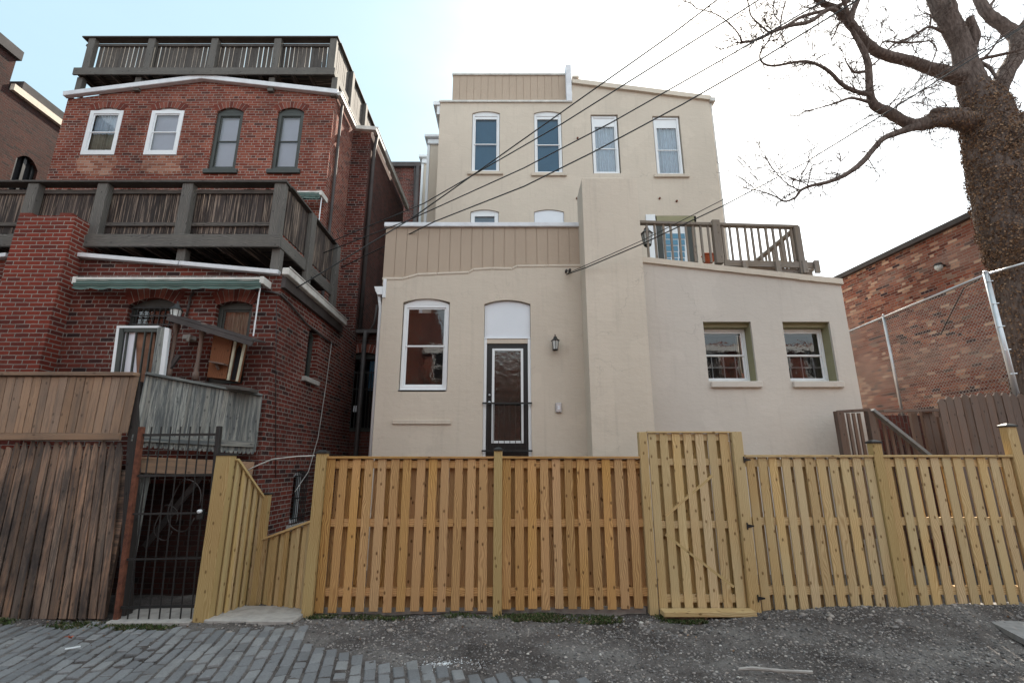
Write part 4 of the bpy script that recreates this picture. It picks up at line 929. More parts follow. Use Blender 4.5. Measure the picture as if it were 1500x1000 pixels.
g = MB(); g.poly([(s1[0], UY+.18, zc_-.1), (s1[0], UY+2, zc_-.1), (s1[0], UY+2, s1[2]), (s1[0], UY+.18, s1[2])]); g.poly([(s1[0], UY+.2, s1[2]), (s1[1], UY+.2, s1[2]), (s1[1], UY+2, s1[2]), (s1[0], UY+2, s1[2])]); g.build('siding_side', M['siding'], BH)
x0, x1, z0, z1 = R(829, 97, 837, 150, UY); g = MB(); g.box(x0, x1, UY-.06, UY+.5, z0, z1, 2); g.build('party_wall_end', M['coping'], BH, bevel=.01)
g = MB(); p0, p1 = A(838, 122), A(1041, 147)
n = 12
for i in range(n):
    t0, t1 = i/n, (i+1)/n
    q0 = (p0[0]+(p1[0]-p0[0])*t0, p0[1]+(p1[1]-p0[1])*t0); q1 = (p0[0]+(p1[0]-p0[0])*t1, p0[1]+(p1[1]-p0[1])*t1); j_ = random.uniform(-.015, .015)
    g.hexa([(q0[0], UY-.08, q0[1]-.05+j_), (q1[0], UY-.08, q1[1]-.05), (q0[0], UY+.3, q0[1]-.05), (q1[0], UY+.3, q1[1]-.05), (q0[0], UY-.06, q0[1]+.12), (q1[0], UY-.06, q1[1]+.12), (q0[0], UY+.3, q0[1]+.12), (q1[0], UY+.3, q1[1]+.12)], 0)
g.box(p0[0], p0[0]+.2, UY-.085, UY+.25, p0[1]+.125, p0[1]+.2, 0); g.build('sloping_coping', M['stucco'], BH)
g = MB(); g.tube([(ux1+.05, UY+.05, p1[1]), (ux1+.05, UY+.05, 4)], .035, 6); g.box(ux1, ux1+.16, UY-.08, UY+.2, p1[1]-.08, p1[1]+.04); g.build('downspout', M['gutter'], BH)
for i, r_ in enumerate(wins):
    x0, x1, z0, z1 = r_
    if i == 5:
        g = MB(); g.prism(arch(x0+.01, x1-.01, z0, z1-.075, z1-.01), UY+.03, UY+.08); g.build('window_panel', M['panel'], BH, label='blank white arched panel filling a window opening'); continue
    if i < 2: window(BH, x0+.01, x1-.01, z0, z1, UY+.04, 'white', fw=.06, rise=.08, panel=.07, back='blindblue', label='tall white sash window with slate blue blind', pane='glass_soft')
    elif i < 4: window(BH, x0+.03, x1-.03, z0, z1-.02, UY+.05, 'white', fw=.06, panel=.26, back='curtain', label='white sash window with white curtain' if i == 2 else 'white sash window reflecting bare branches')
    else: window(BH, x0+.01, x1-.01, z0, z1, UY+.04, 'white', fw=.11, rise=.08, sash=False, back='blindblue', label='small white window just above the siding')
    if i in (0, 1, 3): g = MB(); g.box(x0-.10, x1+.10, UY-.06, UY+.05, z0-.10, z0-.002, 0); g.build('sill', M['stucco'], BH, bevel=.008)
# upper back door
x0, x1, z0, z1 = ud_
def part(nm, a, b, c, d, dy, th, mt, par=BH):
    q = R(a, b, c, d, UY); g = MB(); g.box(q[0], q[1], UY+dy, UY+dy+th, q[2], q[3]); return g.build(nm, M[mt], par, bevel=.005)
part('door_header', 962, 316, 1020, 327, .0, .10, 'olive')
updoor = part('french_door', 972, 330, 1008, 388, .06, .05, 'white')
updoor['label'] = 'white glazed door opening onto the roof deck'
for i in range(3):
    for k in range(5):
        q = R(976+i*10, 341+k*9, 984+i*10, 348.5+k*9, UY); g = MB(); g.box(q[0], q[1], UY+.045, UY+.058, q[2], q[3]); g.build('pane', M['blindblue'], updoor)
part('door_jamb', 964, 326, 972, 388, .02, .08, 'darkframe'); part('door_jamb', 1008, 326, 1017, 388, .02, .08, 'darkframe')
part('lattice_shutter', 948, 315, 962, 388, -.04, .04, 'white')
# small holes / scars and insulators in the wall
g = MB()
for (px, py) in ((966, 291), (991, 295), (846, 203), (845, 291)):
    p = P(px, py, UY); g.tube([(p.x, UY-.04, p.z), (p.x, UY+.01, p.z)], .03, 6)
g.build('anchor_stub', M['rust'], BH)
g = MB()
for (px, py) in ((829, 399), (834, 398)):
    p = P(px, py, HY); g.tube([(p.x, HY, p.z), (p.x, HY-.08, p.z), (p.x+.01, HY-.09, p.z+.03)], [.02, .03, .012], 8)
g.build('cable_hook', M['darkpipe'], BH, smooth=True)
# ------------------------------------------------------------------ roof deck of the right wing
DK = 8.95
rd = thing('roof_deck', 'grey wooden balustrade deck on the roof of the beige right wing', 'deck', P(1060, 388, DK))
cxR = XX(1169, 365, DK)
tl, tr = P(940, 326, DK), P(1173, 333, DK)
g = MB(); g.beam((chx1+.02, DK, tl.z), (cxR+.05, DK, tr.z), .11, .06, g=0); g.build('top_rail', M['railwood'], rd, bevel=.005)
bz0, bz1 = P(945, 377, DK).z, P(1170, 386, DK).z
g = MB(); xs = [949, 960.5, 973.5, 984, 996, 1006.5, 1016.5, 1028, 1039, 1060, 1071, 1082, 1093.5, 1103, 1113, 1124, 1134, 1145, 1153.5, 1161]
for q in xs:
    x = XX(q, 355, DK); t_ = (x-tl.x)/(tr.x-tl.x); zt = tl.z+(tr.z-tl.z)*t_-.03; z0 = bz0+(bz1-bz0)*t_
    g.box(x-.019, x+.019, DK-.02, DK+.018, z0-.06, zt, 2, j=.003)
g.build('balusters', M['railwood'], rd)
for q, y0, y1, w_ in ((1050, 324, 387, .075), (1168, 333, 402, .06)):
    x = XX(q, 355, DK); g = MB(); g.box(x-w_, x+w_, DK-.07, DK+.05, ZZ(y1, DK), ZZ(y0, DK), 2, j=.004); g.build('post', M['railwood'], rd, bevel=.006)
g = MB(); zz = ZZ(387, DK); g.beam((XX(1060, 385, DK), DK-.03, ZZ(386, DK)), (XX(1195, 392, DK), DK-.03, ZZ(390, DK)), .04, .13, g=0)
g.beam((XX(1062, 385, DK), DK+.03, ZZ(392, DK)), (XX(1190, 392, DK), DK+.03, ZZ(399, DK)), .04, .12, g=0)
for q in (1089, 1137, 1176, 1193): x = XX(q, 392, DK); g.box(x-.05, x+.05, DK-.10, DK-.055, ZZ(402, DK), ZZ(384, DK))
g.build('rim_joist', M['railwood'], rd, bevel=.004)
g = MB(); yend = 11.9; g.beam((cxR, DK, tr.z-.04), (cxR, yend, tr.z-.04), .09, .06, g=0); g.beam((cxR, DK, bz1), (cxR, yend, bz1), .05, .08, g=0); g.build('side_rail', M['railwood'], rd)
g = MB(); y = DK+.16
while y < yend: g.box(cxR-.018, cxR+.018, y-.018, y+.018, bz1, tr.z-.06, 2); y += .145
g.build('side_balusters', M['railwood'], rd)
g = MB(); g.box(chx1+.1, XX(1195, 392, DK), DK+.06, 12.1, bz1-.13, bz1-.09, 0); g.build('deck_floor', M['railwood'], rd)
p = P(1038, 378, 9.4); fp = thing('flower_pot', 'orange planter box behind the roof deck balusters', 'planter', (p.x, 9.4, p.z-.08))
g = MB(); g.hexa([(p.x-.09, 9.33, p.z-.1), (p.x+.09, 9.33, p.z-.1), (p.x-.09, 9.47, p.z-.1), (p.x+.09, 9.47, p.z-.1), (p.x-.11, 9.31, p.z+.05), (p.x+.11, 9.31, p.z+.05), (p.x-.11, 9.49, p.z+.05), (p.x+.11, 9.49, p.z+.05)]); g.build('box', M['orange'], fp, bevel=.01)
g = MB(); g.box(p.x-.12, p.x+.12, 9.30, 9.50, p.z+.052, p.z+.08); g.build('rim', M['orange'], fp, bevel=.008)
lantern('roof_lantern', 'black lantern between the chimney and the roof deck door', P(948, 350, 9.3), 1.35)
# ------------------------------------------------------------------ power lines
def wire(label, pts, r=.012, sag=.15, grp='power lines'):
    out = []
    for i in range(len(pts)-1):
        a, b = Vector(pts[i]), Vector(pts[i+1])
        for k in range(16):
            t = k/16; p = a.lerp(b, t); p.z -= sag*4*t*(1-t)*((b-a).length/12); out.append(p)
    out.append(Vector(pts[-1])); g = MB(); g.tube(out, r, 5)
    return tag(g.build('power_line', M['black'], None, True), label, 'cable', grp)
wire('uppermost power line crossing in front of the beige top storey', [P(434, 422, 7.25), P(603, 320, 7.6), P(985, 50, 6.2), P(1300, -190, 5)], .011, .0)
wire('second power line crossing above the left top window of the beige house', [P(485, 354, 9.5), P(621, 298, 8.6), P(824, 181, 7.0), P(1112, 0, 6.0), P(1400, -190, 5)], .011, .0)
wire('third power line passing between the middle top windows', [P(470, 372, 9.2), P(600, 322, 8.6), P(768, 246, 7.4), P(897, 179, 6.9), P(1075, 78, 6.3), P(1257, -28, 5.5)], .011, .0)
wire('lowest of the four power lines crossing the beige upper storeys', [P(500, 392, 9.5), P(638, 324, 8.6), P(768, 273, 7.4), P(869, 223, 7.1), P(1000, 153, 6.7), P(1115, 87, 6.1), P(1265, -5, 5.5)], .012, .0)
wire('upper service cable rising from the hook beside the chimney', [P(832, 400, HY-.08), P(858, 388.5, 8.1), P(941, 352, 7.7), P(1056, 294, 7.5), P(1143, 246, 7.2), P(1320, 142, 6.5), P(1520, 25, 5.8)], .007, .03)
wire('thick service cable rising from the hook beside the chimney to the right', [P(830, 402, HY-.08), P(858, 392, 8.12), P(941, 357, 7.75), P(1056, 303, 7.5), P(1176, 240, 7.2), P(1302, 163, 6.5), P(1530, 20, 5.8)], .011, .0)
# ================================================================== RIGHT SIDE
A0 = P(1437, 313, 9.8); A1 = P(1238, 405, 13.6)
d = (A1-A0); d.z = 0; d.normalize(); ztop = A0.z
RB = thing('brick_building', 'mottled red and tan brick building at the right behind the tree', 'building', (A0.x+2, 10, 0))
S = A0-d*.35; E = A0+d*12; S.z = E.z = 0
wd = thing  # noqa
def rwall(mb, s_, e_, z0, z1):
    L = (e_-s_).length; mb.poly([(s_.x, s_.y, z0), (e_.x, e_.y, z0), (e_.x, e_.y, z1), (s_.x, s_.y, z1)], [(0, z0), (L, z0), (L, z1), (0, z1)])
mb = MB(); nrm = Vector((d.y, -d.x, 0))
if nrm.x < 0: nrm = -nrm
rwall(mb, S, E, 0, ztop); B_ = S+nrm*9; C_ = E+nrm*9; rwall(mb, B_, S, 0, ztop); rwall(mb, E, C_, 0, ztop)
mb.build('wall', M['brick_tan'], RB)
g = MB(); g.poly([S+Vector((0, 0, ztop-.1)), E+Vector((0, 0, ztop-.1)), C_+Vector((0, 0, ztop-.1)), B_+Vector((0, 0, ztop-.1))]); g.build('roof', M['roof'], RB)
g = MB(); up = Vector((0, 0, ztop+.09)); up.z -= .03; g.beam(S+up-nrm*.03-d*.05, E+up-nrm*.03, .16, .13); g.beam(S+up-nrm*.03-d*.0, B_+up, .16, .13); g.build('roof_edge', M['darkpipe'], RB)
# wall light
def onR(px, py, off=0): # intersection with the right building wall
    dr_ = ray(px, py); o_ = Vector((0, 0, EYE)); n_ = Vector((nrm.x, nrm.y, 0)); q = A0-n_*off
    t = (q-o_).dot(n_)/dr_.dot(n_); return o_+dr_*t
p = onR(1375, 391, .18); wl_ = thing('wall_light', 'round caged lamp high on the mottled brick wall', 'lamp', p)
g = MB(); g.tube([p+Vector((.16, .0, .03)), p+Vector((.0, 0, .06))], .03, 8); g.tube([p+Vector((0, 0, .09)), p+Vector((0, 0, .03))], [.07, .10], 12); g.build('lamp_housing', M['darkpipe'], wl_, smooth=True)
g = MB(); g.tube([p+Vector((0, 0, .03)), p+Vector((0, 0, -.04)), p+Vector((0, 0, -.09))], [.085, .08, .04], 12); g.build('lamp_globe', M['frost'], wl_, smooth=True)
# chain link fence
cl = thing('chain_link_fence', 'tall chain-link fence in front of the mottled brick wall', 'fence', P(1460, 560, 8.2))
T0 = P(1444, 402, 8.2); zcl = T0.z
def onz(px, py, z): dr_ = ray(px, py); t = (z-EYE)/dr_.z; return Vector((0, 0, EYE))+dr_*t
T1 = onz(1247, 484, zcl); T2 = onz(1310, 464, zcl); dcl = (T1-T0).normalized()
zcb = ZZ(604, 10.3)
for q, r_, lo in ((T0, .045, ZZ(600, 8.2)), (T0+(T1-T0)*((T2-T0).length/(T1-T0).length), .03, zcb)):
    g = MB(); g.tube([(q.x, q.y, lo-.3), (q.x, q.y, zcl+.03)], r_, 10); g.tube([(q.x, q.y, zcl+.03), (q.x, q.y, zcl+.07)], [r_*1.1, r_*.5], 10); g.build('post', M['steel'], cl, smooth=True)
g = MB(); g.tube([T0, T0+dcl*((T1-T0).length+1)], .022, 8); g.tube([T0, T0-dcl*.5+Vector((.3, 0, .03))], .02, 6); g.build('top_rail', M['steel'], cl, smooth=True)
g = MB()
for k in range(5):
    z = zcl-.15-.42*k; g.tube([(T0.x-.05, T0.y-.03, z), (T0.x+.06, T0.y-.04, z+.01)], .012, 5)
g.build('tension_bands', M['steel'], cl)
g = MB(); L = (T1-T0).length+1; hgt = zcl-zcb+.5; sp = .075; nn = int((L+hgt)/sp)
def wl2(u0, v0, u1, v1):
    a = T0+dcl*u0; b = T0+dcl*u1; g.tube([(a.x, a.y, zcl-v0), (b.x, b.y, zcl-v1)], .0027, 3, cap=False)
for i in range(nn):
    s_ = i*sp
    u0, v0 = (s_, 0) if s_ < L else (L, s_-L); u1, v1 = (s_-hgt, hgt) if s_ > hgt else (0, s_)
    wl2(u0, v0, u1, v1); wl2(L-u0, v0, L-u1, v1)
g.build('wire_mesh', M['wire'], cl)
g = MB(); pts = [onR(1436, 408, .4), onR(1412, 422, .3), onR(1395, 455, .1), onR(1378, 490, .06)]; g.tube(pts, .012, 6); tag(g.build('cable', M['black'], None, True), 'dark cable drooping from the chain-link corner post onto the brick wall', 'cable')
# ------------------------------------------------------------------ board fences
def board_run(mb, x0, x1, Y, zb, zt, bw, sp, th=.02, back=False, lean=0, zbf=None, ztf=None):
    x = x0
    while x+bw*.5 < x1:
        zb_ = (zbf(x) if zbf else zb)+random.uniform(-.012, .008); zt_ = (ztf(x) if ztf else zt)
        w_ = min(bw+random.uniform(-.004, .004), x1-x); dx = random.uniform(-.005, .005); t_ = random.uniform(-.009, .009)
        mb.hexa([(x+dx, Y, zb_), (x+dx+w_, Y, zb_), (x+dx, Y+th, zb_), (x+dx+w_, Y+th, zb_), (x+dx+t_, Y+random.uniform(-.003, .003), zt_), (x+dx+t_+w_, Y, zt_), (x+dx+t_, Y+th, zt_), (x+dx+t_+w_, Y+th, zt_)], 2)
        x += sp
NY = 6.34
def shadowbox(t, xa, xb, mat, ztop, zbf, sp, bw, off=0, backskip=()):
    """xa,xb world"""
    b = MB(); board_run(b, xa+off, xb, NY, 0, ztop-.03, bw, sp, zbf=zbf); b.build('front_boards', mat, t, bevel=.0025)
    b = MB(); board_run(b, xa+off-sp/2, xb, NY+.094, 0, ztop-.03, bw+.004, sp, zbf=zbf); b.build('back_boards', mat, t)
    for zz in (ztop-.10, ztop-.80, ztop-1.58):
        b = MB(); b.box(xa, xb, NY+.023, NY+.091, zz-.045, zz+.045, 0, j=.002); b.build('rail', mat, t)
    b = MB(); b.box(xa-.01, xb, NY-.025, NY+.135, ztop-.028, ztop, 0, j=.002); b.build('top_cap', mat, t, bevel=.003)
def fpost(t, px, ytop, ybot, w_, mat, Y=NY, cap=True, pym=785, dy=0):
    x = XX(px, pym, Y); g = MB(); zt = ZZ(ytop, Y); zb = ZZ(ybot, Y)
    g.box(x-w_/2, x+w_/2, Y-.03+dy, Y+.075+dy, zb-.1, zt, 2, j=.002); o = g.build('post', mat, t, bevel=.004)
    if cap:
        g = MB(); q = w_/2+.01; g.box(x-q, x+q, Y-.045+dy, Y+.09+dy, zt+.001, zt+.02); g.hexa([(x-q, Y-.04+dy, zt+.021), (x+q, Y-.04+dy, zt+.021), (x-q, Y+.085+dy, zt+.021), (x+q, Y+.085+dy, zt+.021), (x-.02, Y+.0+dy, zt+.045), (x+.02, Y+.0+dy, zt+.045), (x-.02, Y+.045+dy, zt+.045), (x+.02, Y+.045+dy, zt+.045)]); g.build('post_cap', M['black'], o)
    return x
f1 = thing('board_fence', 'new honey coloured shadowbox board fence below the back door', 'fence', (XX(700, 900, NY), NY, 0), 'new board fences along the alley')
zt1 = ZZ(668, NY)
xa = fpost(f1, 461.5, 664, 906, .125, M['fence_g'], dy=-.02)
xm = fpost(f1, 729, 660, 897, .105, M['fence_g'])
xe = XX(945, 780, NY)
zb1 = lambda x: .02+.045*(x-XX(475, 785, NY))/3.5
shadowbox(f1, xa+.07, xm-.055, M['fence_l'], zt1, zb1, .1615, .103)
shadowbox(f1, xm+.055, xe, M['fence_l'], zt1, zb1, .1575, .103)
b = MB(); b.box(XX(440, 900, NY), XX(950, 900, NY), NY+.09, NY+.25, -.1, .06, 0, j=.004); tag(b.build('concrete_curb', M['concrete'], None, bevel=.01), 'low concrete curb under the honey coloured fence', 'curb')
# gate
gt = thing('fence_gate', 'taller pale wooden gate with diagonal braces in the new fence', 'gate', (XX(1010, 892, NY), NY, 0))
gx0, gx1 = XX(957, 765, NY), XX(1082, 765, NY); gz1, gz0 = ZZ(633, NY), ZZ(893, NY)
b = MB(); board_run(b, gx0, gx1, NY-.02, gz0, gz1-.01, .103, .1525); b.build('front_boards', M['fence_r'], gt, bevel=.0025)
b = MB(); board_run(b, gx0+.0765, gx1-.03, NY+.05, gz0, gz1-.015, .098, .1525); b.build('back_boards', M['fence_g'], gt)
for yy in (640, 676, 768, 876):
    z = ZZ(yy, NY); b = MB(); b.box(gx0+.01, gx1-.005, NY+.004, NY+.042, z-.042, z+.042, 0); b.build('rail', M['fence_r'], gt)
b = MB(); b.beam(P(974, 755, NY+.022), P(1042, 696, NY+.022), .03, .085, up=(0, 1, 0)); b.beam(P(974, 782, NY+.022), P(1073, 858, NY+.022), .03, .085, up=(0, 1, 0)); b.build('brace', M['fence_g'], gt)
b = MB(); b.box(gx0-.01, gx1, NY-.04, NY+.07, gz1-.008, gz1+.012, 0); b.build('top_cap', M['fence_r'], gt)
gp = thing('gate_post', 'tall pale jamb post at the latch side of the wooden gate', 'post', (XX(948, 765, NY), NY, 0)); 
x = XX(949, 765, NY); b = MB(); b.box(x-.05, x+.055, NY-.03, NY+.07, 0, gz1+.005, 2); b.build('timber', M['fence_r'], gp, bevel=.004)
hg = thing('gate_post', 'leaning pale hinge post at the right of the wooden gate', 'post', (XX(1095, 765, NY), NY, 0))
pb_, pt_ = P(1109, 910, NY-.06), P(1078.5, 632, NY-.06)
b = MB(); b.hexa([(pb_.x-.065, NY-.07, -.08), (pb_.x+.065, NY-.07, -.08), (pb_.x-.065, NY+.03, -.08), (pb_.x+.065, NY+.03, -.08), (pt_.x-.06, NY-.07, pt_.z), (pt_.x+.065, NY-.07, pt_.z), (pt_.x-.06, NY+.03, pt_.z), (pt_.x+.065, NY+.03, pt_.z)], 2); b.build('timber', M['fence_r'], hg, bevel=.004)
b = MB(); b.box(pt_.x-.12, pt_.x-.075, NY+.0, NY+.1, 0, pt_.z-.12, 2); b.build('inner_timber', M['fence_g'], hg)
for px, py in ((1094, 673), (1099, 770), (1115, 876)):
    p = P(px, py, NY-.08); b = MB()
    b.hexa([(p.x-.03, NY-.078, p.z-.022), (p.x+.05, NY-.078, p.z-.008), (p.x-.03, NY-.072, p.z-.022), (p.x+.05, NY-.072, p.z-.008), (p.x-.03, NY-.078, p.z+.022), (p.x+.05, NY-.078, p.z+.008), (p.x-.03, NY-.072, p.z+.022), (p.x+.05, NY-.072, p.z+.008)])
    b.tube([(p.x-.035, NY-.08, p.z-.04), (p.x-.035, NY-.08, p.z+.04)], .008, 6); b.build('hinge', M['black'], hg)
f2 = thing('board_fence', 'new pale yellow board fence right of the gate', 'fence', (XX(1300, 890, NY), NY, 0), 'new board fences along the alley')
zt2 = ZZ(666, NY)
xs_ = XX(1105, 785, NY)
zb2 = lambda x: .0+.03*min(1, max(0, (x-xs_)/.8))+.09*min(1, max(0, (x-xs_)/3.2))
xp1 = fpost(f2, 1306, 649, 888, .115, M['fence_g']); xp2 = fpost(f2, 1518, 625, 885, .13, M['fence_r'])
shadowbox(f2, xs_, xp1-.058, M['fence_r'], zt2, zb2, .1515, .103)
shadowbox(f2, xp1+.058, xp2+1.4, M['fence_r'], zt2, zb2, .1515, .103)
# step board
st = thing('step_board', 'thick timber step board on a block beneath the gate', 'step', P(1035, 905, NY-.1))
g = MB(); a, b_ = P(970, 903, NY-.12), P(1105, 903, NY-.12); g.box(a.x, b_.x, NY-.2, NY-.04, .03, .085, 0, j=.006); g.build('plank', M['fence_r'], st, bevel=.006)
g = MB(); g.box(a.x+.02, a.x+.5, NY-.17, NY-.05, -.02, .028, 0); g.build('block', M['oldbrown'], st); g = MB(); g.box(b_.x-.25, b_.x-.14, NY-.17, NY-.05, -.02, .028, 0); g.build('block', M['oldbrown'], st)
# return fence left
f3 = thing('board_fence', 'small new return fence with sloping top beside the iron gate', 'fence', P(350, 900, 6.4), 'new board fences along the alley')
pa, pb = P(318, 785, 6.12), P(383, 810, 6.75)
pA = Vector((P(317, 785, 6.12).x, 6.12, 0)); pB = Vector((P(380, 810, 6.7).x, 6.7, 0)); pC = Vector((XX(452, 830, 6.42), 6.46, 0))
ztA, ztB = ZZ(667, 6.12), ZZ(724, 6.7)
g = MB(); g.box(pA.x-.10, pA.x+.075, pA.y-.07, pA.y+.07, -.06, ztA, 2); g.build('post', M['fence_g'], f3, bevel=.004)
g = MB(); g.box(pA.x-.11, pA.x+.09, pA.y-.08, pA.y+.08, ztA+.001, ztA+.03); g.build('post_cap', M['black'], f3)
g = MB(); g.box(pB.x-.05, pB.x+.05, pB.y-.05, pB.y+.05, -.06, ztB, 2); g.build('post', M['fence_g'], f3, bevel=.004)
g = MB(); g.box(pB.x-.06, pB.x+.06, pB.y-.06, pB.y+.06, ztB+.001, ztB+.02); g.build('post_cap', M['black'], f3)
def ang_boards(a, b, za, zb, z0, n, nm='boards', cap=True, mat='fence_g'):
    dd = (b-a); L = dd.length; u = dd.normalized(); nr = Vector((u.y, -u.x, 0));
    if nr.y > 0: nr = -nr
    g = MB()
    for i in range(n):
        t0, t1 = (i+.05)/n, (i+.82)/n; o_ = nr*(.022 if i % 2 == 0 else 0)
        p0, p1 = a+dd*t0+o_, a+dd*t1+o_; th = -nr*.018
        h0, h1 = za+(zb-za)*t0, za+(zb-za)*t1
        v = lambda p, z: (p.x, p.y, z)
        g.hexa([v(p0, z0), v(p1, z0), v(p0+th, z0), v(p1+th, z0), v(p0, h0), v(p1, h1), v(p0+th, h0), v(p1+th, h1)], 2)
    g.poly([v(a-nr*.03, z0), v(b-nr*.03, z0), v(b-nr*.03, zb-.01), v(a-nr*.03, za-.01)])
    g.build(nm, M[mat], f3, bevel=.002)
    g = MB(); g.beam((a.x, a.y, za+.012), (b.x, b.y, zb+.012), .09, .025, g=0); g.build('top_cap', M[mat], f3)
ang_boards(pA+Vector((.08, .05, 0)), pB+Vector((-.04, -.03, 0)), ZZ(674, 6.2), ZZ(729, 6.7), .03, 9)
ang_boards(pB+Vector((.05, -.02, 0)), pC, P(385, 791, 6.65).z, P(454, 763, 6.46).z, .03, 9)
# slabs
for (lb, a, b, y0_, y1_, zt_) in (('pale concrete threshold slab at the small return fence', 303, 440, 6.02, 6.6, .035), ('worn concrete threshold slab under the iron gate', 165, 292, 6.0, 6.5, .03)):
    g = MB(); g.box(XX(a, 908, 6.1), XX(b, 908, 6.2), y0_, y1_, -.1, zt_, 0, j=.015); tag(g.build('concrete_slab', M['concrete'], None, bevel=.012), lb, 'slab')
# ------------------------------------------------------------------ old fence left
OY = 6.17
of = thing('picket_fence', 'old weathered brown picket fence with a boarded screen above', 'fence', P(80, 908, OY))
g = MB(); q = -62
while q < 178:
    ym0, ym1 = 650+random.uniform(-2, 3), 906; k = -.245+(.145)*max(0, min(1, (q-5)/170)); xb_ = q+k*256
    w_ = 10.7; a, b, c, d_ = P(xb_, ym1, OY), P(xb_+w_, ym1, OY), P(q, ym0+8, OY), P(q+w_-.6, ym0+8, OY)
    mid = P(q+w_/2, ym0-4, OY); yy = OY+random.uniform(-.012, .012); th = .02; n0 = len(g.v)
    if random.random() < .08: mid.z -= .08; c.z -= .12
    pts = [(a.x, a.z), (b.x, b.z), (d_.x, d_.z), (mid.x+.012, mid.z), (mid.x-.012, mid.z), (c.x, c.z)]
    g.prism(pts, yy, yy+th)
    # one island: merge handled by shared island trick below
    q += 11.55
o = g.build('pickets', M['oldbrown'], of)
g = MB(); q = -70
while q < 190:
    a, b = P(q-13*.9, 634, OY-.01), P(q+12.0-13*.9, 634, OY-.01); c, d_ = P(q+5, 552, OY-.01), P(q+17, 552, OY-.01)
    y_ = OY-.02+random.uniform(-.004, .004)
    g.hexa([(a.x, y_, a.z), (b.x, y_, b.z), (a.x, y_+.02, a.z), (b.x, y_+.02, b.z), (c.x, y_, c.z), (d_.x, y_, d_.z), (c.x, y_+.02, c.z), (d_.x, y_+.02, d_.z)], 2)
    q += 12.8
g.build('screen_boards', M['oldband'], of, bevel=.003)
g = MB(); a, b = P(-80, 640, OY-.04), P(176, 641, OY-.04); g.box(a.x, b.x, OY-.055, OY-.025, ZZ(645, OY), ZZ(634.5, OY), 0, j=.006); g.build('ledger_board', M['oldband'], of, bevel=.005)
g = MB(); a, b = P(-80, 547, OY), P(200, 547, OY); g.box(a.x, b.x, OY-.06, OY+.07, ZZ(551, OY), ZZ(545.5, OY), 0, j=.006); g.build('top_rail', M['oldband'], of, bevel=.005)
g = MB(); a = P(188, 750, OY+.05); g.box(XX(-100, 780, OY), XX(171, 780, OY), OY+.05, OY+.09, .0, 1.65, 0); g.build('back_rail', M['oldbrown'], of); g = MB(); g.beam(P(182, 905, OY+.08), P(203, 560, OY+.08), .10, .12, up=(0, 1, 0)); g.build('post', M['blackwood'], of)
# grey balcony screen receding to the house
gs = thing('balcony_screen', 'silver grey board screen of the stoop with scalloped lower ends', 'fence', P(290, 660, 6.7))
g = MB(); n = 26; Ga, Gb = P(203, 600, 6.22), P(378, 620, 7.2)
za0, za1 = ZZ(549, 6.22), ZZ(581, 7.2); zb0, zb1 = ZZ(653, 6.22), ZZ(664, 7.2)
def gp_(t): return Vector((Ga.x+(Gb.x-Ga.x)*t, Ga.y+(Gb.y-Ga.y)*t, 0))
for i in range(n):
    t0, t1 = i/n, (i+.97)/n; a, b = gp_(t0), gp_(t1); th = Vector((.01, .018, 0)); o_ = Vector((0, random.uniform(-.005, .005), 0)); a += o_; b += o_
    zl_ = zb0+(zb1-zb0)*t0; zu = za0+(za1-za0)*t0; zu1 = za0+(za1-za0)*t1; m_ = (a+b)/2
    v = lambda p, z: (p.x, p.y, z)
    g.hexa([v(a, zl_+.02), v(b, zl_+.02), v(a+th, zl_+.02), v(b+th, zl_+.02), v(a, zu), v(b, zu1), v(a+th, zu), v(b+th, zu1)], 2)
    q = [v(a, zl_+.021), v(a+(m_-a)*.4, zl_-.012), v(b+(m_-b)*.4, zl_-.012), v(b, zl_+.021)]; g.poly(q)
g.build('boards', M['oldgrey'], gs)
g = MB(); zm0, zm1 = ZZ(641, 6.22), ZZ(651, 7.2)
g.beam((Ga.x, Ga.y-.03, zm0), (Gb.x, Gb.y-.03, zm1), .03, .085, g=0); g.build('middle_rail', M['oldgrey'], gs, bevel=.004)
g = MB(); g.beam((Ga.x, Ga.y-.0, za0+.02), (Gb.x, Gb.y-.0, za1+.02), .10, .035, g=0); g.build('top_rail', M['oldgrey'], gs, bevel=.004)
stp = thing('stoop', 'old timber stoop floor carried on a beam behind the iron gate', 'porch', P(290, 690, 6.8))
g = MB(); g.beam((Ga.x-.02, Ga.y+.12, ZZ(680, 6.4)), (Gb.x+.0, Gb.y+.02, ZZ(690, 7.2)+.03), .05, .20, g=0); g.build('beam', M['oldband'], stp, bevel=.005)
zf = ZZ(672, 6.5)
g = MB(); g.poly([(wl, 6.3, zf), (Ga.x, 6.3, zf), (Gb.x, 7.25, zf), (wl, 7.25, zf)]); g.build('floor_boards', M['oldbrown'], stp)
g = MB(); p = P(202, 745, 6.55); g.box(p.x-.05, p.x+.05, 6.5, 6.6, -.5, zf-.1, 2); g.build('post', M['oldgrey'], stp)
g = MB(); g.beam(P(212, 800, 6.9), P(300, 690, 6.9), .04, .07); g.build('brace', M['darkpipe'], stp)
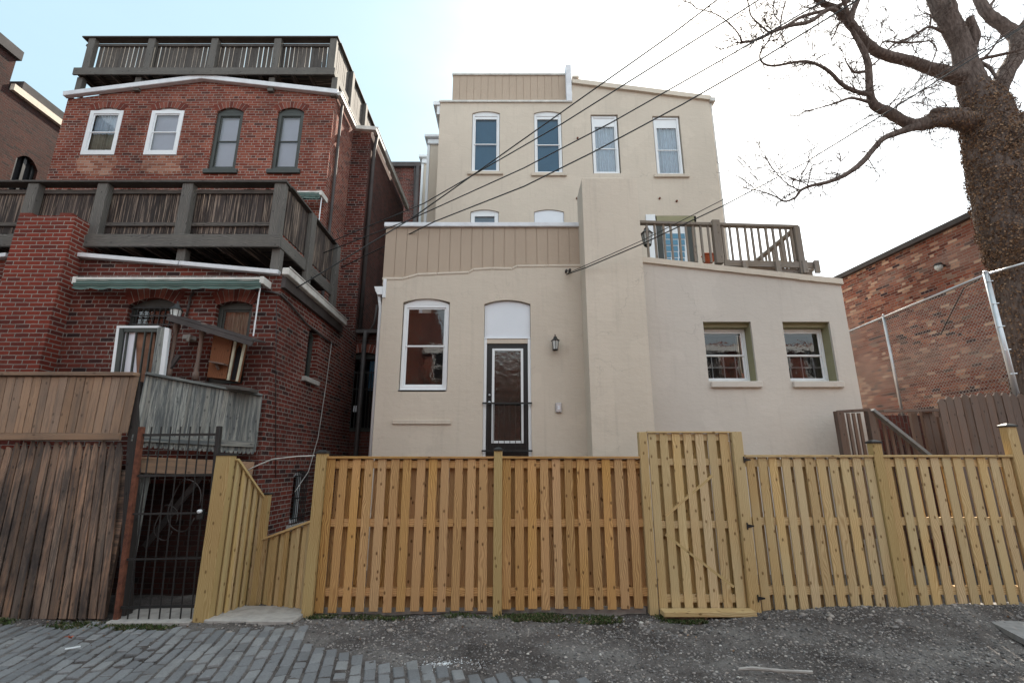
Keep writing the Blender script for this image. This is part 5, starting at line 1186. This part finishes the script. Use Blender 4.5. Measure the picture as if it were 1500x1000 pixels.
# ------------------------------------------------------------------ iron gate
IY = 6.1
ig = thing('iron_gate', 'black iron bar gate with a rusty left post', 'gate', P(240, 905, IY))
xl = P(189, 765, IY).x; xr = P(309, 765, IY).x
g = MB(); a, b = P(171, 908, IY), P(208, 625, IY); g.beam(a, b, .055, .055, up=(0, 1, 0)); g.build('rusty_post', M['rust'], ig, bevel=.004)
g = MB(); a2, b2 = P(295, 905, IY), P(321.5, 624, IY); g.beam(a2, b2, .05, .06, up=(0, 1, 0)); g.build('post', M['black'], ig, bevel=.004)
def lerp(a, b, t): return a+(b-a)*t
g = MB()
for i in range(7):
    f_ = (i+1)/8+.0; bb = lerp(a, a2, f_); tt = lerp(b, b2, f_); g.tube([bb, tt], .0085, 5)
g.build('bars', M['black'], ig)
g = MB()
for yy in (637, 700, 757, 822, 888):
    f_ = (905-yy)/281; g.beam(lerp(a, b, f_), lerp(a2, b2, f_), .014, .03 if yy in (700, 888, 637) else .022, g=0)
g.build('cross_bars', M['black'], ig)
p = P(295, 752, IY-.03); g = MB(); g.box(p.x-.04, p.x+.03, IY-.05, IY-.01, p.z-.06, p.z+.05); g.build('lock_plate', M['black'], ig)
g = MB(); g.tube([p+Vector((0, -.02, .03)), p+Vector((0, -.06, .03))], .022, 12); g.build('lock_knob', M['white'], ig, smooth=True)
g = MB()
for c_, r_ in ((P(243, 765, 6.7), .22), (P(270, 740, 6.75), .33)):
    pts = [c_+Vector((r_*.6*math.cos(t), .03*math.sin(3*t), r_*math.sin(t))) for t in [i*.2 for i in range(30)]]
    g.tube(pts, .008, 5)
tag(g.build('hose', M['darkpipe'], None, True), 'loosely coiled thin hose hanging in the dark behind the iron gate', 'hose')
g = MB(); g.tube([P(360, 690, 6.9), P(380, 680, 6.8), P(400, 672, 6.8), P(436, 668, 6.5), P(461, 667, 6.4)], .008, 5); tag(g.build('cable', M['gutter'], None, True), 'thin white cord strung across to the first new fence post', 'cable')
# ------------------------------------------------------------------ right back: stair rail, weathered fence
SRY = 8.0
sr = thing('stair_railing', 'brown wooden stair railing with a grey sloping handrail', 'railing', P(1270, 665, SRY))
g = MB(); g.beam(P(1226, 603, SRY+.3), P(1275, 600, SRY), .1, .04, g=0); g.beam(P(1290, 602, SRY), P(1385, 600, SRY+.6), .1, .04, g=0); g.build('top_rail', M['stairwood'], sr)
for q in (1234, 1280): 
    x = XX(q, 635, SRY); g = MB(); g.box(x-.06, x+.05, SRY-.04, SRY+.06, .6, ZZ(602, SRY), 2); g.build('post', M['stairwood'], sr, bevel=.004)
g = MB()
for q in (1244, 1252, 1260, 1268): x = XX(q, 635, SRY); g.box(x-.022, x+.022, SRY+.07, SRY+.10, .6, ZZ(604, SRY), 2)
for i, q in enumerate((1290, 1300, 1310, 1320, 1330, 1340)): x = XX(q, 635, SRY); g.box(x-.02, x+.02, SRY+.04, SRY+.07, .6, ZZ(608+(q-1288)*.8, SRY), 2)
g.build('balusters', M['stairwood'], sr)
g = MB(); g.beam(P(1277, 600, SRY-.03), P(1362, 668, SRY-.03), .10, .05, g=0); g.build('handrail', M['stairrail'], sr, bevel=.005)
g = MB()
for q in (1345, 1362, 1372, 1385): x = XX(q, 635, SRY+.5); g.box(x-.06, x+.05, SRY+.5, SRY+.56, .5, ZZ(603, SRY+.5), 2)
g.build('landing_posts', M['stairwood'], sr)
wf = thing('board_fence', 'dark weathered board fence at the foot of the big tree', 'fence', P(1450, 665, 7.7))
g = MB(); q = 1381
i = 0
while q < 1560:
    x = XX(q, 620, 7.7); top_ = ZZ(583-8*min(1, (q-1380)/60)+random.uniform(-2, 2), 7.7); w_ = .115
    g.prism([(x, .3), (x+w_, .3), (x+w_+.005, top_-.05), (x+w_*.65, top_), (x+w_*.35, top_), (x+.005, top_-.05)], 7.7+random.uniform(-.01, .01), 7.722+random.uniform(-.005, .005)); q += 12
g.build('boards', M['stairwood'], wf)
g = MB(); g.box(XX(1375, 620, 7.7), XX(1600, 620, 7.7), 7.74, 7.78, ZZ(610, 7.7), ZZ(602, 7.7), 0); g.build('rail', M['stairwood'], wf)
bw_ = thing('block_wall', 'low stained block wall behind the wooden stair railing', 'wall', P(1340, 640, 9.2))
g = MB(); g.box(XX(1262, 635, 9.2), XX(1420, 635, 9.2), 9.2, 9.4, 0, ZZ(608, 9.2), 0); g.build('blocks', M['brick_dark'], bw_)
# ------------------------------------------------------------------ the big tree
TY = 8.75
tree = thing('bare_tree', 'huge bare tree with brown ivy climbing its trunk at the right edge', 'tree', (P(1530, 560, TY).x, TY, 0))
tw = MB(); limbs = []
def spl(pts, k=5):   # catmull-rom through (x,y,w,Y)
    out = []; P_ = [pts[0]]+pts+[pts[-1]]
    for i in range(1, len(P_)-2):
        for j in range(k):
            t = j/k; a, b, c, d_ = P_[i-1], P_[i], P_[i+1], P_[i+2]
            out.append(tuple(.5*((2*b[m])+(-a[m]+c[m])*t+(2*a[m]-5*b[m]+4*c[m]-d_[m])*t*t+(-a[m]+3*b[m]-3*c[m]+d_[m])*t**3) for m in range(4)))
    out.append(pts[-1]); return out
tips = []
def limb(zp, y0, y1, k=5, n=12, rough=.07, jag=0, mb=tw, collect=True):
    """points in magnified (3x) photo coordinates (x,y,width); depth runs y0..y1"""
    m_ = len(zp); pts = spl([(p[0], p[1], p[2], y0+(y1-y0)*i/max(1, m_-1)) for i, p in enumerate(zp)], k)
    ps, rs = [], []
    for (x, y, w_, Y) in pts:
        px, py = 1000+x/3, y/3; p = P(px, py, Y); zc = (p-Vector((0, 0, EYE))).dot(Vector((0, cT, sT)))
        p += Vector((random.uniform(-1, 1), random.uniform(-1, 1), random.uniform(-1, 1)))*jag
        ps.append(p); rs.append(max(.0045, w_/3*zc/F/2*(.86 if w_ > 90 else 1)))
    mb.tube(ps, rs, n, rough=rough); 
    if collect: limbs.append((ps, rs))
    return ps, rs
trunk = limb([(1760, 2700, 330), (1700, 2300, 290), (1600, 1700, 262), (1560, 1450, 258), (1515, 1200, 258), (1435, 980, 250), (1395, 780, 245), (1358, 600, 225), (1335, 480, 195), (1285, 400, 140), (1250, 300, 108), (1225, 200, 92), (1170, 90, 92), (1125, -10, 80), (1075, -120, 66), (1040, -300, 48), (990, -560, 28), (975, -900, 8)], TY, TY, 6, 22, .045)
limb([(1345, 480, 100), (1385, 400, 74), (1425, 315, 66), (1468, 240, 62), (1470, 170, 56), (1420, 120, 50), (1350, 70, 45), (1310, 15, 40), (1285, -60, 34), (1260, -260, 20), (1310, -560, 6)], TY, TY+.8, n=14)
limb([(1420, 600, 75), (1460, 540, 58), (1520, 500, 45), (1600, 440, 36), (1700, 330, 30)], TY, TY-.4)
limb([(1470, 250, 40), (1490, 130, 34), (1560, 40, 30), (1600, -60, 24), (1660, -320, 8)], TY+.5, TY+1)
limb([(1235, 340, 80), (1180, 328, 62), (1090, 302, 50), (1000, 270, 44), (880, 240, 42), (800, 182, 40), (742, 112, 37), (685, 50, 32), (610, 12, 22), (560, -30, 18), (500, -140, 11), (430, -300, 4)], TY, TY-.9, n=14)
limb([(742, 112, 22), (745, 60, 24), (765, 10, 22), (790, -60, 18), (830, -220, 11), (850, -420, 4)], TY-.7, TY-.6)
limb([(735, 95, 20), (720, 40, 16), (690, -40, 12), (640, -180, 4)], TY-.7, TY-1)
limb([(680, 48, 16), (640, 42, 16), (560, 95, 17), (480, 112, 15), (400, 138, 15), (350, 165, 13), (300, 182, 10), (258, 186, 8)], TY-.8, TY-1.5)
limb([(730, 5, 18), (650, 40, 14), (530, 72, 14), (450, 118, 13), (385, 142, 11)], TY-.6, TY-1.4)
limb([(380, 145, 8), (345, 115, 7), (300, 70, 6), (290, 20, 5), (270, -40, 4)], TY-1.4, TY-1.7)
limb([(430, 120, 7), (435, 70, 6), (455, 0, 5)], TY-1.4, TY-1.3)
limb([(260, 186, 8), (245, 150, 6), (200, 100, 5), (140, 60, 4), (60, 40, 3)], TY-1.5, TY-2)
limb([(1335, 565, 80), (1280, 545, 84), (1230, 530, 82), (1170, 520, 74), (1100, 530, 66), (1040, 548, 54), (985, 540, 45), (900, 492, 42), (842, 462, 37), (822, 400, 31), (817, 300, 28), (800, 235, 25), (768, 175, 20), (735, 120, 16)], TY, TY-.6, n=14)
limb([(1240, 505, 60), (1180, 495, 42), (1125, 492, 40), (1100, 492, 26)], TY-.1, TY-.3)
limb([(1030, 555, 36), (960, 578, 28), (885, 608, 24), (838, 655, 23), (790, 712, 24), (720, 765, 20), (640, 800, 17), (570, 815, 14), (520, 836, 12), (495, 868, 9), (450, 885, 8), (415, 868, 6), (375, 850, 5), (322, 836, 3)], TY-.3, TY-1.1)
limb([(822, 415, 22), (770, 405, 18), (705, 375, 17), (640, 312, 15), (570, 276, 12), (510, 272, 11), (400, 290, 10), (350, 275, 8), (340, 235, 6), (370, 190, 6), (400, 140, 6)], TY-.5, TY-1.3)
limb([(815, 448, 14), (740, 432, 10), (670, 455, 8), (575, 482, 4)], TY-.5, TY-.9)
limb([(805, 315, 12), (755, 318, 11), (735, 300, 7), (720, 275, 5)], TY-.5, TY-.7)
limb([(830, 290, 8), (860, 265, 7), (900, 225, 7), (930, 195, 7), (1010, 160, 8), (1080, 120, 10), (1140, 140, 14)], TY-.4, TY)
limb([(870, 200, 6), (890, 182, 7), (960, 188, 8), (1030, 186, 8), (1085, 180, 6)], TY-.5, TY-.1)
limb([(1085, 125, 8), (1090, 70, 7), (1060, 62, 4)], TY-.1, TY-.2)
limb([(1085, 180, 6), (1115, 215, 5), (1090, 290, 5), (1065, 370, 3), (1060, 410, 2)], TY-.2, TY-.5)
limb([(1262, 78, 26), (1270, 110, 34), (1285, 160, 40), (1280, 200, 28), (1262, 260, 36)], TY-.1, TY-.05)
limb([(1250, 300, 26), (1300, 265, 14), (1380, 245, 14), (1455, 228, 12), (1540, 200, 9)], TY, TY-.3)
limb([(1310, 268, 10), (1350, 230, 8), (1400, 165, 7), (1500, 100, 5)], TY-.1, TY-.4)
limb([(1310, 275, 14), (1350, 300, 15), (1378, 345, 10)], TY-.1, TY-.3)
limb([(690, 100, 7), (672, 140, 6), (655, 175, 4)], TY-.7, TY-.9)
limb([(905, 470, 6), (935, 440, 5), (985, 432, 4), (1060, 395, 3)], TY-.4, TY-.7)
limb([(940, 475, 6), (950, 455, 5), (1010, 425, 4), (1110, 360, 3)], TY-.5, TY-.8)
limb([(512, 836, 6), (465, 812, 5), (425, 775, 4), (395, 740, 3)], TY-1, TY-1.2)
limb([(505, 840, 4), (480, 800, 3), (520, 770, 2)], TY-1, TY-1.2)
limb([(420, 868, 4), (380, 830, 3), (330, 790, 2)], TY-1, TY-1.3)
limb([(1455, 620, 10), (1490, 590, 8), (1560, 540, 7)], TY-.5, TY-.9)
limb([(1190, 0, 10), (1175, -60, 8), (1180, 40, 9)], TY, TY-.3)
limb([(1340, 40, 14), (1370, 0, 10), (1400, -50, 8)], TY+.5, TY+.7)
tw.build('trunk', M['bark'], tree, smooth=True)
# fine twigs grown from the thinner limbs
tg = MB()
def twig(p, d_, L, r, lvl, mb=None):
    r *= 1.25
    n = 5; pts = [p]; dd = d_.normalized()
    for i in range(n):
        dd = (dd+Vector((random.uniform(-1, 1), random.uniform(-1, 1), random.uniform(-.8, 1)))*.28).normalized(); pts.append(pts[-1]+dd*(L/n))
    tg.tube(pts, [max(.0034, r*(1-.6*i/n)) for i in range(n+1)], 4, cap=False)
    if lvl > 0:
        for k in range(random.randint(2, 4)):
            q = pts[random.randint(1, n)]; twig(q, (dd+Vector((random.uniform(-1, 1), random.uniform(-1, 1), random.uniform(-.9, 1)))*.9), L*random.uniform(.4, .7), r*.6, lvl-1)
for ps, rs in limbs[1:]:
    for i in range(2, len(ps)-1):
        rr = rs[i]
        pr_ = .3 if rr > .07 else (.5 if rr > .03 else .45)
        if random.random() < pr_:
            d_ = (ps[i+1]-ps[i]).normalized(); sd_ = Vector((random.uniform(-1, 1), random.uniform(-1, 1), random.uniform(-.7, 1)))
            twig(ps[i], d_*.6+sd_*.8, random.uniform(.25, .7), min(.008, max(.0035, rr*.4)), 2)
    if rs[-1] < .04: 
        for k in range(2): twig(ps[-1], (ps[-1]-ps[-2]).normalized()+Vector((random.uniform(-1, 1), random.uniform(-1, 1), random.uniform(-.6, 1)))*.5, random.uniform(.3, .8), .006, 2)
tg.build('twigs', M['bark'], tree)
# ivy: stems and dead leaves over the trunk
iv = MB(); ps, rs = trunk
def leaf(mb, c, nr, s_):
    nr = nr.normalized(); u = nr.orthogonal().normalized(); v = nr.cross(u); a = random.uniform(0, 6.28)
    u2 = u*math.cos(a)+v*math.sin(a); v2 = nr.cross(u2)
    mb.poly([c-u2*s_*.5, c+v2*s_*.42+nr*s_*.12, c+u2*s_*.6, c-v2*s_*.42+nr*s_*.12], [(0, 0), (1, 0), (1, 1), (0, 1)])
def onlimb(ps, rs, i, t, ang):
    c = ps[i].lerp(ps[i+1], t); r = rs[i]*(1-t)+rs[i+1]*t; dd = (ps[i+1]-ps[i]).normalized(); u = Vector((1, 0, 0)); u = (u-dd*u.dot(dd)).normalized(); v = dd.cross(u)
    nr = u*math.cos(ang)+v*math.sin(ang); return c, nr, r
segs = [i for i in range(len(ps)-1) if -.2 < ps[i].z and ps[i].z < P(1430, 150, TY).z+.4]
zi0 = P(1440, 150, TY).z
for _ in range(62000):
    i = random.choice(segs); t = random.random(); c, nr, r = onlimb(ps, rs, i, t, random.uniform(0, 6.283))
    if c.z > zi0-.9 and random.random() < min(.97, .25+(c.z-zi0+.9)*.55): continue
    if c.z < 5.2 and random.random() < .75: continue
    clump = math.sin(c.z*5+nr.x*4)+math.sin(c.z*11-nr.y*6)
    if random.random() < .25-.12*clump and c.z > 6: continue
    leaf(iv, c+nr*(r*1.0+random.uniform(-.02, .045)*(1+.4*clump)), (nr+Vector((random.uniform(-1, 1), random.uniform(-1, 1), random.uniform(-1, 1)))*.8), random.uniform(.02, .05))
for ps2, rs2 in (limbs[12-0],):
    for _ in range(1400):
        i = random.randint(0, 22); c, nr, r = onlimb(ps2, rs2, i, random.random(), random.uniform(0, 6.283)); leaf(iv, c+nr*(r+random.uniform(-.01, .03)), nr+Vector((random.uniform(-1, 1), random.uniform(-1, 1), 0))*.7, random.uniform(.02, .045))
iv.build('ivy_leaves', M['ivy'], tree)
iv = MB()
for k in range(46):
    ang = random.uniform(0, 6.28); i = random.choice(segs[:-6]); pts = []
    for j in range(14):
        if i+j//2 >= len(ps)-2: break
        c, nr, r = onlimb(ps, rs, i+j//2, (j % 2)*.5, ang); pts.append(c+nr*(r+random.uniform(.005, .04))); ang += random.uniform(-.22, .22)
    if len(pts) > 3: iv.tube(pts, random.uniform(.006, .014), 5)
iv.build('ivy_stems', M['bark'], tree, smooth=True)
# ================================================================== GROUND
def hgt_np(x, y):
    h = .012*np.sin(x*2.1+y*1.3)+.010*np.sin(x*5.3-y*3.1)+.006*np.sin(x*11.7+y*9.3)
    mound = .085*np.exp(-((y-6.25)/.35)**2)*(1/(1+np.exp(-(x-3.2)*3)))+.05*np.exp(-((y-6.0)/.5)**2)*(1/(1+np.exp(-(x-3.2)*3)))
    dip = -.05*np.exp(-(((x-1.9)/.5)**2+((y-5.35)/.22)**2))
    pav = -.03/(1+np.exp((x+.55*(y-4.4)-.0)*5))*0
    near = (np.abs(y-5)<2.6)
    h = (h*.8+mound+dip)-.012
    return np.where(near, h, h*.2)
xsA = np.concatenate([np.linspace(-400, -12, 14), np.linspace(-11, -7, 8), np.arange(-6.8, 8.2, .045), np.linspace(8.5, 14, 10), np.linspace(16, 400, 14)])
ysA = np.concatenate([np.linspace(-400, -10, 10), np.linspace(-8, 3.4, 10), np.arange(3.6, 6.75, .04), np.linspace(7, 20, 12), np.linspace(30, 800, 10)])
XXg, YYg = np.meshgrid(xsA, ysA); ZZg = hgt_np(XXg, YYg)+np.where((XXg > -7) & (XXg < 8.2) & (YYg > 3.5) & (YYg < 6.8), rng.normal(0, .0035, XXg.shape), 0)
# areaway behind the iron gate and passage lies deeper
nxg, nyg = len(xsA), len(ysA)
vv = np.stack([XXg.ravel(), YYg.ravel(), ZZg.ravel()], 1); ff = []
for j in range(nyg-1):
    for i in range(nxg-1):
        a = j*nxg+i; ff.append((a, a+1, a+nxg+1, a+nxg))
me = bpy.data.meshes.new('alley_ground'); me.from_pydata(vv.tolist(), [], ff); me.materials.append(M['ground']); me.polygons.foreach_set('use_smooth', [True]*len(me.polygons))
go = bpy.data.objects.new('alley_ground', me); COL.objects.link(go); tag(go, kind='structure')
def stuffmesh(name, V, Fc, mat, kind='stuff', label=None, cat=None):
    me = bpy.data.meshes.new(name); me.vertices.add(len(V)); me.vertices.foreach_set('co', V.astype(np.float32).ravel())
    k = Fc.shape[1]; me.loops.add(Fc.size); me.loops.foreach_set('vertex_index', Fc.astype(np.int32).ravel())
    me.polygons.add(len(Fc)); me.polygons.foreach_set('loop_start', np.arange(0, Fc.size, k, dtype=np.int32))
    me.update(calc_edges=True); me.validate(); me.materials.append(mat)
    o = bpy.data.objects.new(name, me); COL.objects.link(o); return tag(o, label, cat, None, kind)
# pavers edge: right-hand limit of the block paving as a function of y
def paved(x, y):
    lim = -.1-1.45*(y-4.55)+.10*math.sin(y*9)+.06*math.sin(y*23)   # right limit
    far = 6.0-.30*(1/(1+math.exp(-(x+2.6)*2)))+.05*math.sin(x*3)
    lim = -.9-(y-4.4)*1.0 + 2.1*max(0, 1-(y-4.3)/.85)
    return x < lim+.12*math.sin(y*13+x*2) and y < 5.93+.07*math.sin(x*2.3)-.10*max(0, (x+4.5))*.55
pv = MB(); dv = Vector((-.25, .968, 0)); du = Vector((.968, .25, 0)); PL, PW = .212, .112
for i in range(-105, 55):
    for j in range(-4, 34):
        c = du*(i*(PW+.009))+dv*((j+.5*(i % 2))*(PL+.010)+1.3)
        if not (-7 < c.x < 2.5 and 3.3 < c.y < 6.1) or not paved(c.x, c.y): continue
        if random.random() < .012: continue
        hz = float(hgt_np(np.array(c.x), np.array(c.y)))+.011+random.uniform(-.005, .005)
        tx, ty = random.uniform(-.006, .006), random.uniform(-.006, .006); rt_ = random.uniform(-.03, .03)
        u_ = (du+dv*rt_); v_ = (dv-du*rt_); ww, ll = PW/2-random.uniform(0, .006), PL/2*(1 if random.random() > .03 else .7)
        cc = []
        for k in (0, 1):
            for jj in (-1, 1):
                for ii in (-1, 1):
                    ins = .006 if k else 0
                    q = c+u_*(ii*(ww-ins))+v_*(jj*(ll-ins)); cc.append((q.x, q.y, hz-.05 if k == 0 else hz+ii*tx+jj*ty))
        pv.hexa(cc, 1)
tag(pv.build('block_paving', M['paver'], None, bevel=.007), kind='structure')
# apron at the right
g = MB(); q = [(1398, 884), (1530, 880), (1640, 960), (1500, 936), (1440, 905)]
ring = []
for a, b in q:
    dr_ = ray(a, b); t = -(EYE-.055)/dr_.z; p = Vector((0, 0, EYE))+dr_*t; ring.append((p.x, p.y))
g.poly([(x, y, .06) for x, y in ring]); 
for i in range(len(ring)): a, b = ring[i], ring[(i+1) % len(ring)]; g.poly([(a[0], a[1], .0), (b[0], b[1], .0), (b[0], b[1], .06), (a[0], a[1], .06)])
tag(g.build('asphalt_apron', M['asphalt'], None), kind='structure')
# gravel
t_ = (1+5**.5)/2
ico = np.array([(-1, t_, 0), (1, t_, 0), (-1, -t_, 0), (1, -t_, 0), (0, -1, t_), (0, 1, t_), (0, -1, -t_), (0, 1, -t_), (t_, 0, -1), (t_, 0, 1), (-t_, 0, -1), (-t_, 0, 1)])/1.9
icf = np.array([(0, 11, 5), (0, 5, 1), (0, 1, 7), (0, 7, 10), (0, 10, 11), (1, 5, 9), (5, 11, 4), (11, 10, 2), (10, 7, 6), (7, 1, 8), (3, 9, 4), (3, 4, 2), (3, 2, 6), (3, 6, 8), (3, 8, 9), (4, 9, 5), (2, 4, 11), (6, 2, 10), (8, 6, 7), (9, 8, 1)])
def stones(n, fx, smin, smax, name, label, cat, mat='stone'):
    C = []; S_ = []
    while len(C) < n:
        x, y, ok, sm = fx()
        if ok: C.append((x, y)); S_.append(sm*(smin+(smax-smin)*random.random()**3))
    C = np.array(C); S_ = np.array(S_); z = hgt_np(C[:, 0], C[:, 1])
    base = ico[None]*(1+rng.normal(0, .22, (n, 12, 1))); sc_ = np.stack([S_*rng.uniform(.7, 1.3, n), S_*rng.uniform(.7, 1.2, n), S_*rng.uniform(.4, .8, n)], 1)
    v = base*sc_[:, None, :]; an = rng.uniform(0, 6.28, n); c_, s_ = np.cos(an)[:, None], np.sin(an)[:, None]
    vx = v[:, :, 0]*c_-v[:, :, 1]*s_; vy = v[:, :, 0]*s_+v[:, :, 1]*c_
    V = np.stack([vx+C[:, 0:1], vy+C[:, 1:2], v[:, :, 2]+(z+S_*.15)[:, None]], 2).reshape(-1, 3)
    Fc = (icf[None]+12*np.arange(n)[:, None, None]).reshape(-1, 3)
    return stuffmesh(name, V, Fc, M[mat], 'stuff', label, cat)
def gfx():
    y = random.uniform(4.2, 6.36); x = random.uniform(-5.8, 6.6)
    pav_ = paved(x, y); dens = .9
    if pav_: dens = .10
    elif x < -2.2: dens = .55
    dens *= .35+.65*(math.sin(x*1.7+y*2.1)*math.sin(x*.9-y*3.3)+1)/2+.15
    if x > 2.5: dens *= 1.2
    return x, y, random.random() < dens, 1.0 if not pav_ else .55
stones(26000, gfx, .004, .017, 'gravel', 'loose grey and pale gravel scattered over the alley dirt', 'gravel')
def sfx():
    y = random.uniform(5.7, 6.3); x = random.uniform(-3, 6); return x, y, (random.random() < .5), 1
stones(260, sfx, .014, .035, 'rubble', 'larger broken stones lying along the foot of the fence', 'rubble')
def chalk():
    r = abs(random.gauss(0, .18)); a = random.uniform(0, 6.28); c_ = P(640, 965, 5.0); return -.62+r*1.3*math.cos(a), 4.93+r*.45*math.sin(a), True, 1
stones(650, chalk, .002, .008, 'white_grit', 'patch of spilled white plaster grit on the block paving', 'grit', 'white')
# weeds
gw = []
def weeds(n, xr_, yr_):
    for _ in range(n):
        x = random.uniform(*xr_); y = random.uniform(*yr_); 
        if math.sin(x*7.3)+math.sin(x*2.9+1)+random.uniform(-1.6, 1.6) < .5: continue
        z = float(hgt_np(np.array(x), np.array(y))); h = random.uniform(.008, .038); a = random.uniform(0, 6.28); w_ = random.uniform(.004, .010)
        dx, dy = math.cos(a), math.sin(a); l = random.uniform(-.02, .02), random.uniform(-.02, .02)
        wg.poly([(x-dx*w_, y-dy*w_, z), (x+dx*w_, y+dy*w_, z), (x+dx*w_*.9+l[0], y+dy*w_*.9+l[1], z+h*.6), (x+l[0]*2, y+l[1]*2, z+h), (x-dx*w_*.9+l[0], y-dy*w_*.9+l[1], z+h*.6)], [(0, 0)]*5)
wg = MB(); weeds(9000, (.0, 2.2), (6.05, 6.34)); weeds(3000, (-2.4, 0), (6.2, 6.34)); weeds(6500, (-6.2, -3.7), (5.85, 6.12))
tag(wg.build('weeds', M['weed'], None), 'low green weeds and moss along the foot of the fences', 'weeds', kind='stuff')
# debris
g = MB(); 
def gp2(px, py, z=.02): dr_ = ray(px, py); t = (z-EYE)/dr_.z; return Vector((0, 0, EYE))+dr_*t
a, b = gp2(1082, 979, .03), gp2(1190, 984, .03); g.tube([a, a.lerp(b, .2)+Vector((0, 0, .01)), a.lerp(b, .6), b], [.010, .014, .012, .016], 7, rough=.2); tag(g.build('stick', M['concrete'], None), 'bleached grey stick lying on the gravel at the bottom right', 'stick')
g = MB(); a, b = gp2(95, 950, .03), gp2(118, 946, .03); g.beam(a, b, .03, .006); tag(g.build('paper_scrap', M['white'], None), 'thin white strip of litter on the block paving', 'litter')
g = MB(); c = gp2(101, 932, .04)
for i in range(5): a = c+Vector((random.uniform(-.04, .04), random.uniform(-.03, .03), 0)); leaf(g, a, Vector((random.uniform(-1, 1), random.uniform(-1, 1), 1)), .045)
tag(g.build('dead_leaf', M['orange'], None), 'crumpled orange leaf among the weeds by the old fence', 'leaf')
g = MB()
for _ in range(150):
    x, y = random.uniform(-5.5, 6), 6.3-abs(random.gauss(0, .5))
    if y < 4.3: continue
    leaf(g, Vector((x, y, float(hgt_np(np.array(x), np.array(y)))+.014)), Vector((random.uniform(-.5, .5), random.uniform(-.5, .5), 1)), random.uniform(.012, .035))
tag(g.build('leaf_litter', M['ivy'], None), 'small dead brown leaves blown over the alley gravel', 'leaf litter', kind='stuff')
# ================================================================== across the alley (seen in the window reflections)
OB = thing('brick_building', 'sunlit red brick row across the alley mirrored in the windows', 'building', (-4, -9, 0))
def block(par, xa, xb, y0, y1, h):
    m = MB()
    for a, b in (((xb, y0), (xa, y0)), ((xb, y1), (xb, y0)), ((xa, y0), (xa, y1)), ((xa, y1), (xb, y1))):
        L = abs(a[0]-b[0])+abs(a[1]-b[1]); m.poly([(*a, 0), (*b, 0), (*b, h), (*a, h)], [(0, 0), (L, 0), (L, h), (0, h)])
    m.poly([(xa, y0, h), (xb, y0, h), (xb, y1, h), (xa, y1, h)]); m.build('wall', M['brick_up'], par)
    m = MB(); m.box(xa, xb, y0, y0+.25, h-.5, h-.15, 0); m.build('cornice', M['white'], par, bevel=.02)
block(OB, -5.0, 26, -9, -16, 8.3)
OC = thing('brick_building', 'taller brick house across the alley mirrored at the left of the sash window', 'building', (-11, -8, 0)); block(OC, -18, -5.05, -8.2, -16, 11.5)
for x in [-17, -14.6, -12.2, -9.8, -7.4]+np.arange(-4, 26, 1.9).tolist():
    for z in (1.0, 3.6, 6.2):
        yf = -8.99 if x > -5 else -8.19; pp = OB if x > -5 else OC
        g = MB(); g.box(x-.45, x+.45, yf, yf+.06, z, z+1.6); o = g.build('window', M['white'], pp)
        for q0, q1 in ((.09, .76), (.86, 1.5)): g = MB(); g.box(x-.36, x+.36, yf+.065, yf+.07, z+q0, z+q1); g.build('pane', M['dark'], o)
rt = thing('bare_tree', 'bare tree across the alley mirrored in the back door glass', 'tree', (-.1, -5.5, 0))
g = MB(); g.tube([(-.1, -5.5, 0), (-.05, -5.5, 1.5), (-.2, -5.45, 3), (0, -5.5, 4.5)], [.24, .2, .17, .13], 12, rough=.05); g.build('trunk', M['bark'], rt, smooth=True)
tg = MB(); random.seed(3)
for k in range(26): twig(Vector((-.1+random.uniform(-.05, .05), -5.5, random.uniform(2.2, 4.5))), Vector((random.uniform(-1, 1), random.uniform(-1, 1), random.uniform(.3, 1.2))), random.uniform(1.4, 2.8), .05, 3)
tg.build('branches', M['bark'], rt)
for (x, y, lb) in ((-5.0, -6.0, 'bare tree across the alley mirrored in the large sash window'), (10.8, -5.6, 'bare tree across the alley mirrored in the right wing windows')):
    c = rt.copy(); COL.objects.link(c); c.location = (x, y, 0); c['label'] = lb
    for ch in rt.children: k = ch.copy(); COL.objects.link(k); k.parent = c
for o_ in [o for o in COL.objects if o.get('category') == 'tree' and o is not tree]: o_['group'] = 'trees across the alley'
